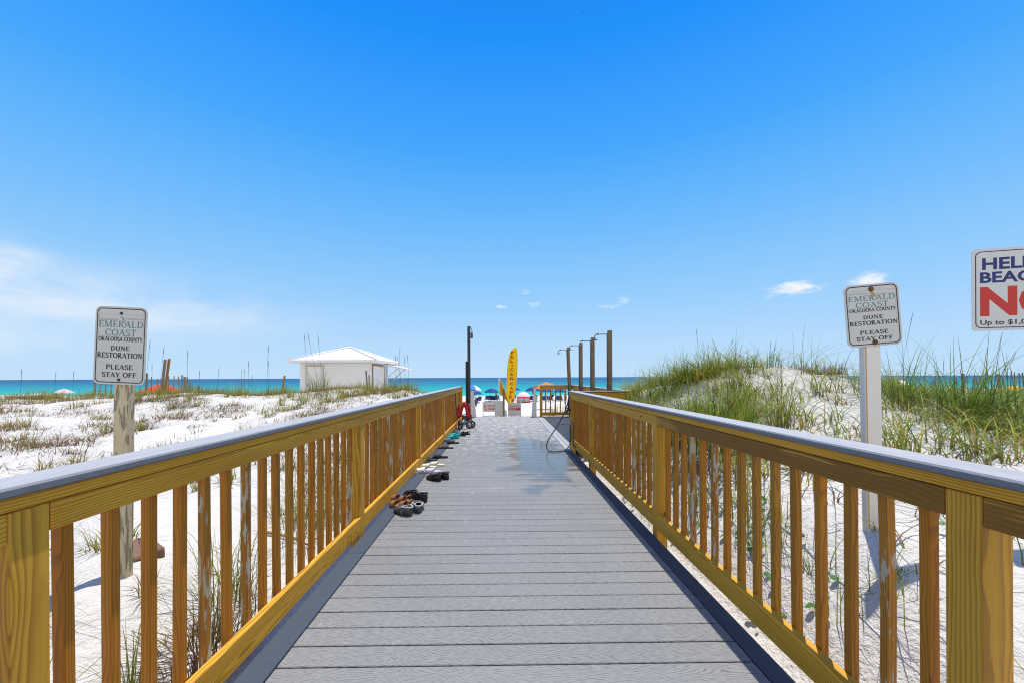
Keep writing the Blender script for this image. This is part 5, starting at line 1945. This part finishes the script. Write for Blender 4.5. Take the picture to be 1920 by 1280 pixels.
clump('largest dark green grass clump leaning over the right railing', 1335, 4.4, 420, .45, 1.05, .40, .95, .0105, tint=(.3, 1))
clump('green grass clump on the left shoulder of the right dune, near the shower platform', 1205, 6.6, 110, .35, .75, .30, 1.4)
clump('grass clump on the dune crest left of the single tall stalk', 1265, 7.2, 110, .35, .8, .30, 1.4)
clump('grass clump on the crest with long thin arching blades', 1345, 7.0, 90, .45, .95, .3, 1.7)
clump('sparse arching grass clump on the bare sand face of the right dune', 1465, 4.6, 60, .45, 1.0, .14, 1.2, .007)
clump('arching grass clump at the top of the right dune near the pale sign', 1505, 6.6, 40, .4, 1.0, .2, 2.2, .007)
clump('upright grass clump immediately right of the pale sign post', 1692, 4.9, 70, .45, 1.05, .18, 1.5, .010, (.5, 1))
clump('tall broad bladed grass clump between the two right signs', 1800, 4.4, 110, .5, 1.15, .24, 1.4, .011, (.5, 1))
clump('green grass clump under the large beach sign', 1870, 4.6, 90, .45, 1.15, .28, 1.8, .010, (.5, 1))
clump('long thin arching blades rising between the pale sign and the tall broad clump', 1745, 4.7, 55, .7, 1.35, .5, 2.1, .007, (.4, 1))
clump('wiry arching blades at the crest directly left of the pale sign', 1575, 5.8, 40, .5, 1.15, .4, 2.3, .006)
clump('wiry arching blades on the crest between the bare sand and the dense grass', 1415, 6.4, 45, .4, 1.0, .35, 2.2, .007)
for i, (cpx, cY) in enumerate(((1166, 7.6), (1178, 8.2), (1190, 7.0), (1204, 7.8), (1226, 7.1), (1248, 6.7), (1286, 7.3), (1308, 6.9), (1330, 7.3), (1368, 7.1), (1392, 6.8), (1440, 7.2))):
    q_ = clump('coarse green grass clump in the ragged row along the right dune crest', cpx, cY, 60, .26, .70, .22, 1.7, .0115, (.0 if i % 3 == 0 else .3, .75 if i % 3 == 0 else 1))
    q_['group'] = 'grass clumps along the right dune crest'
clump('short green grass clump on sand right of the pale post foot', 1725, 3.15, 90, .10, .30, .16, 1.5, .006)
clump('small grass clump on sand between the railing and the pale post', 1545, 3.6, 50, .15, .42, .08, 1.0, .006)
clump('pale green seedling at the far right on bare sand', 1882, 3.05, 12, .18, .36, .02, .8, .008, (.4, .8))
clump('dark dry grass clump near the left balusters with brown roots', 372, 2.15, 320, .10, .34, .20, 1.1, .006, (0, .5), 'grass_dead')
clump('long bladed green grass rooted behind the brown clump at the left balusters', 425, 2.6, 70, .3, .70, .14, .8, .006, (.5, 1), 'grass_l')
clump('green grass clump behind the middle left balusters', 560, 3.6, 80, .25, .6, .2, .7, .006, (.3, 1), 'grass_l')
clump('brown thatch of dead grass on the right dune crest beside the bare sand', 1530, 6.9, 420, .10, .34, .42, 2.2, .008, (0, .8), 'grass_dead')
clump('dark brown dead grass at the foot of the largest right clump', 1325, 3.95, 200, .08, .28, .22, 1.2, .007, (0, .5), 'grass_dead')
clump('thin green grass clump behind the second left baluster gap', 238, 1.85, 40, .2, .5, .05, .7, .005, (.5, 1), 'grass_l')
clump('tall grass clump before the hut door', 597, 13.2, 120, .4, .95, .3, .7, .009, (.3, 1), 'grass_l')
clump('grass clump on the dune hump in front of the hut corner', 707, 11.8, 110, .3, .62, .5, .8, .008, (.1, .8), 'grass_l')
clump('grass clump at the ridge between the hut and the left railing', 757, 12.6, 130, .25, .6, .5, .8, .008, (.2, .9), 'grass_l')
clump('grass clump at the foot of the stakes on the left ridge', 308, 13.8, 80, .25, .75, .22, .7, .008, (.0, .6), 'grass_l')
clump('grass clump on the left ridge, far left of the leaning sign', 70, 13.5, 80, .25, .65, .25, .8, .008, (.0, .7), 'grass_l')
clump('grass clump on the left ridge before the off white umbrella', 100, 13.0, 60, .25, .55, .22, .8, .008, (.1, .7), 'grass_l')
clump('grass clump on the ridge midway between the stakes and the hut', 455, 13.2, 110, .3, .75, .4, .8, .008, (.2, .9), 'grass_l')
clump('green weed clump against the platform railing on the beach side', 1045, 16.0, 120, .3, .85, .5, .8, .012, (.2, .7), 'grass_l')


# tall sea oat stalks
def oats(label, stalks, Y):
    b0 = P(stalks[0][2], 735, Y)
    t = thing('sea_oats', label, 'sea oats', (b0.x, Y, gz(b0.x, Y)))
    for tx_, ty_, bx_ in stalks:
        yy = Y + random.uniform(-.2, .2)
        top, bot = P(tx_, ty_, yy), P(bx_, 735, yy)
        g = gz(bot.x, yy)
        a, b_ = Vector((bot.x, yy, g - .05)), top
        bow = Vector((random.uniform(-.04, .04), 0, 0))
        pts = [a.lerp(b_, u) + bow * math.sin(u * math.pi) - Vector(t.location) for u in (0, .2, .4, .6, .8, .92, 1)]
        k = Y / 14.0
        MB().tube(pts, [.005 * k, .0045 * k, .004 * k, .0035 * k, .005 * k, .0085 * k, .002], 5).build('stalk', M['oat'], t)
    return t


oats('three tall stalks standing before the hut door', [(570.5, 624, 581), (577, 622, 602), (595.5, 625, 604)], 13.0)
oats('row of tall stalks at the right of the hut awning', [(750, 650, 754), (757.5, 664, 759), (763.5, 664, 765), (745, 668, 750), (742, 665, 744)], 12.6)
oats('two tall stalks on the ridge left of the hut', [(504, 646, 500), (503, 674, 502)], 13.2)
oats('tall stalks just right of the leaning sign', [(282, 635, 270), (308, 648, 298), (285, 680, 283)], 12.5)
oats('stalks beside the left sand fence', [(352, 655, 354), (411, 687, 402), (374, 694, 370)], 13.5)
oats('stalks on the ridge between the fence and the hut', [(454, 690, 454), (466, 675, 467), (473, 702, 474), (459, 690, 458)], 13.4)
oats('thin stalks at the far left of the ridge', [(40, 690, 36), (105, 696, 108), (139, 694, 137)], 13.2)
oats('single tall stalk above the right dune crest', [(1305.5, 616, 1306)], 7.2)
oats('dark stalks right of the pale sign post', [(1712, 585, 1680), (1770, 672, 1766), (1800, 690, 1798)], 5.2)
oats('long stalk below the large beach sign', [(1880, 622, 1850), (1905, 660, 1840)], 4.9)
oats('short stalks on the crest between clumps', [(1377, 651, 1378), (1376, 634, 1340)], 7.0)

# round green leaves creeping on the right sand
n = 420
lx, ly = sow(1500, (1.5, 3.6), (1.0, 5.2), lambda x, y, px, py: (vnoise(x * 2.3 + 9, y * 2.3) > .56) * .40)
V, Fq, A = [], [], []
for x_, y_ in zip(lx[:n], ly[:n]):
    g = gz(x_, y_) + float(GR.uniform(.02, .08))
    r = float(GR.uniform(.012, .03))
    tl = Matrix.Rotation(float(GR.uniform(-.7, .7)), 3, 'X') @ Matrix.Rotation(float(GR.uniform(-.7, .7)), 3, 'Y')
    b0 = len(V)
    rn = float(GR.random())
    for k in range(8):
        q = tl @ Vector((r * math.cos(k * math.pi / 4), r * math.sin(k * math.pi / 4), .15 * r * (k % 2)))
        V.append((x_ + q.x, y_ + q.y, g + q.z))
        A.append((.8, rn, 0))
    Fq += [(b0, b0 + 1, b0 + 2, b0 + 3), (b0, b0 + 3, b0 + 4, b0 + 7), (b0 + 4, b0 + 5, b0 + 6, b0 + 7)]
o = link(bpy.data.objects.new('creeping_leaves', quad_mesh('creeping_leaves', np.array(V), np.array(Fq), np.array(A), M['leaf'])))
prop(o, 'small round green leaves scattered over the sand behind the right balusters', 'leaves', kind='stuff')

# driftwood and dead stems on the right sand
def stick(label, pts, r):
    ws = [Vector((x_, y_, gz(x_, y_) + dz_)) for x_, y_, dz_ in pts]
    t = MB().tube([q - ws[0] for q in ws], [r * (1 - .5 * i / (len(ws) - 1)) for i in range(len(ws))], 6).build('driftwood_stick', M['stake'])
    t.location = ws[0]
    return prop(t, label, 'stick')


def gpt(px, Y, dz_=.015):
    return (P(px, 800, Y).x, Y, dz_)


stick('tan dead stem lying on sand right of the pale post, nearer one', [gpt(1816, 2.55), gpt(1795, 2.7), gpt(1778, 2.85, .03)], .012)
stick('longer brown dead stem lying on sand, further from the railing', [gpt(1880, 3.15), gpt(1830, 3.35, .03), gpt(1790, 3.55), gpt(1765, 3.65, .04)], .014)
stick('dark broken branch on sand behind the left balusters', [(-2.05, 3.4, .02), (-1.85, 3.5, .04), (-1.62, 3.46, .03)], .014)
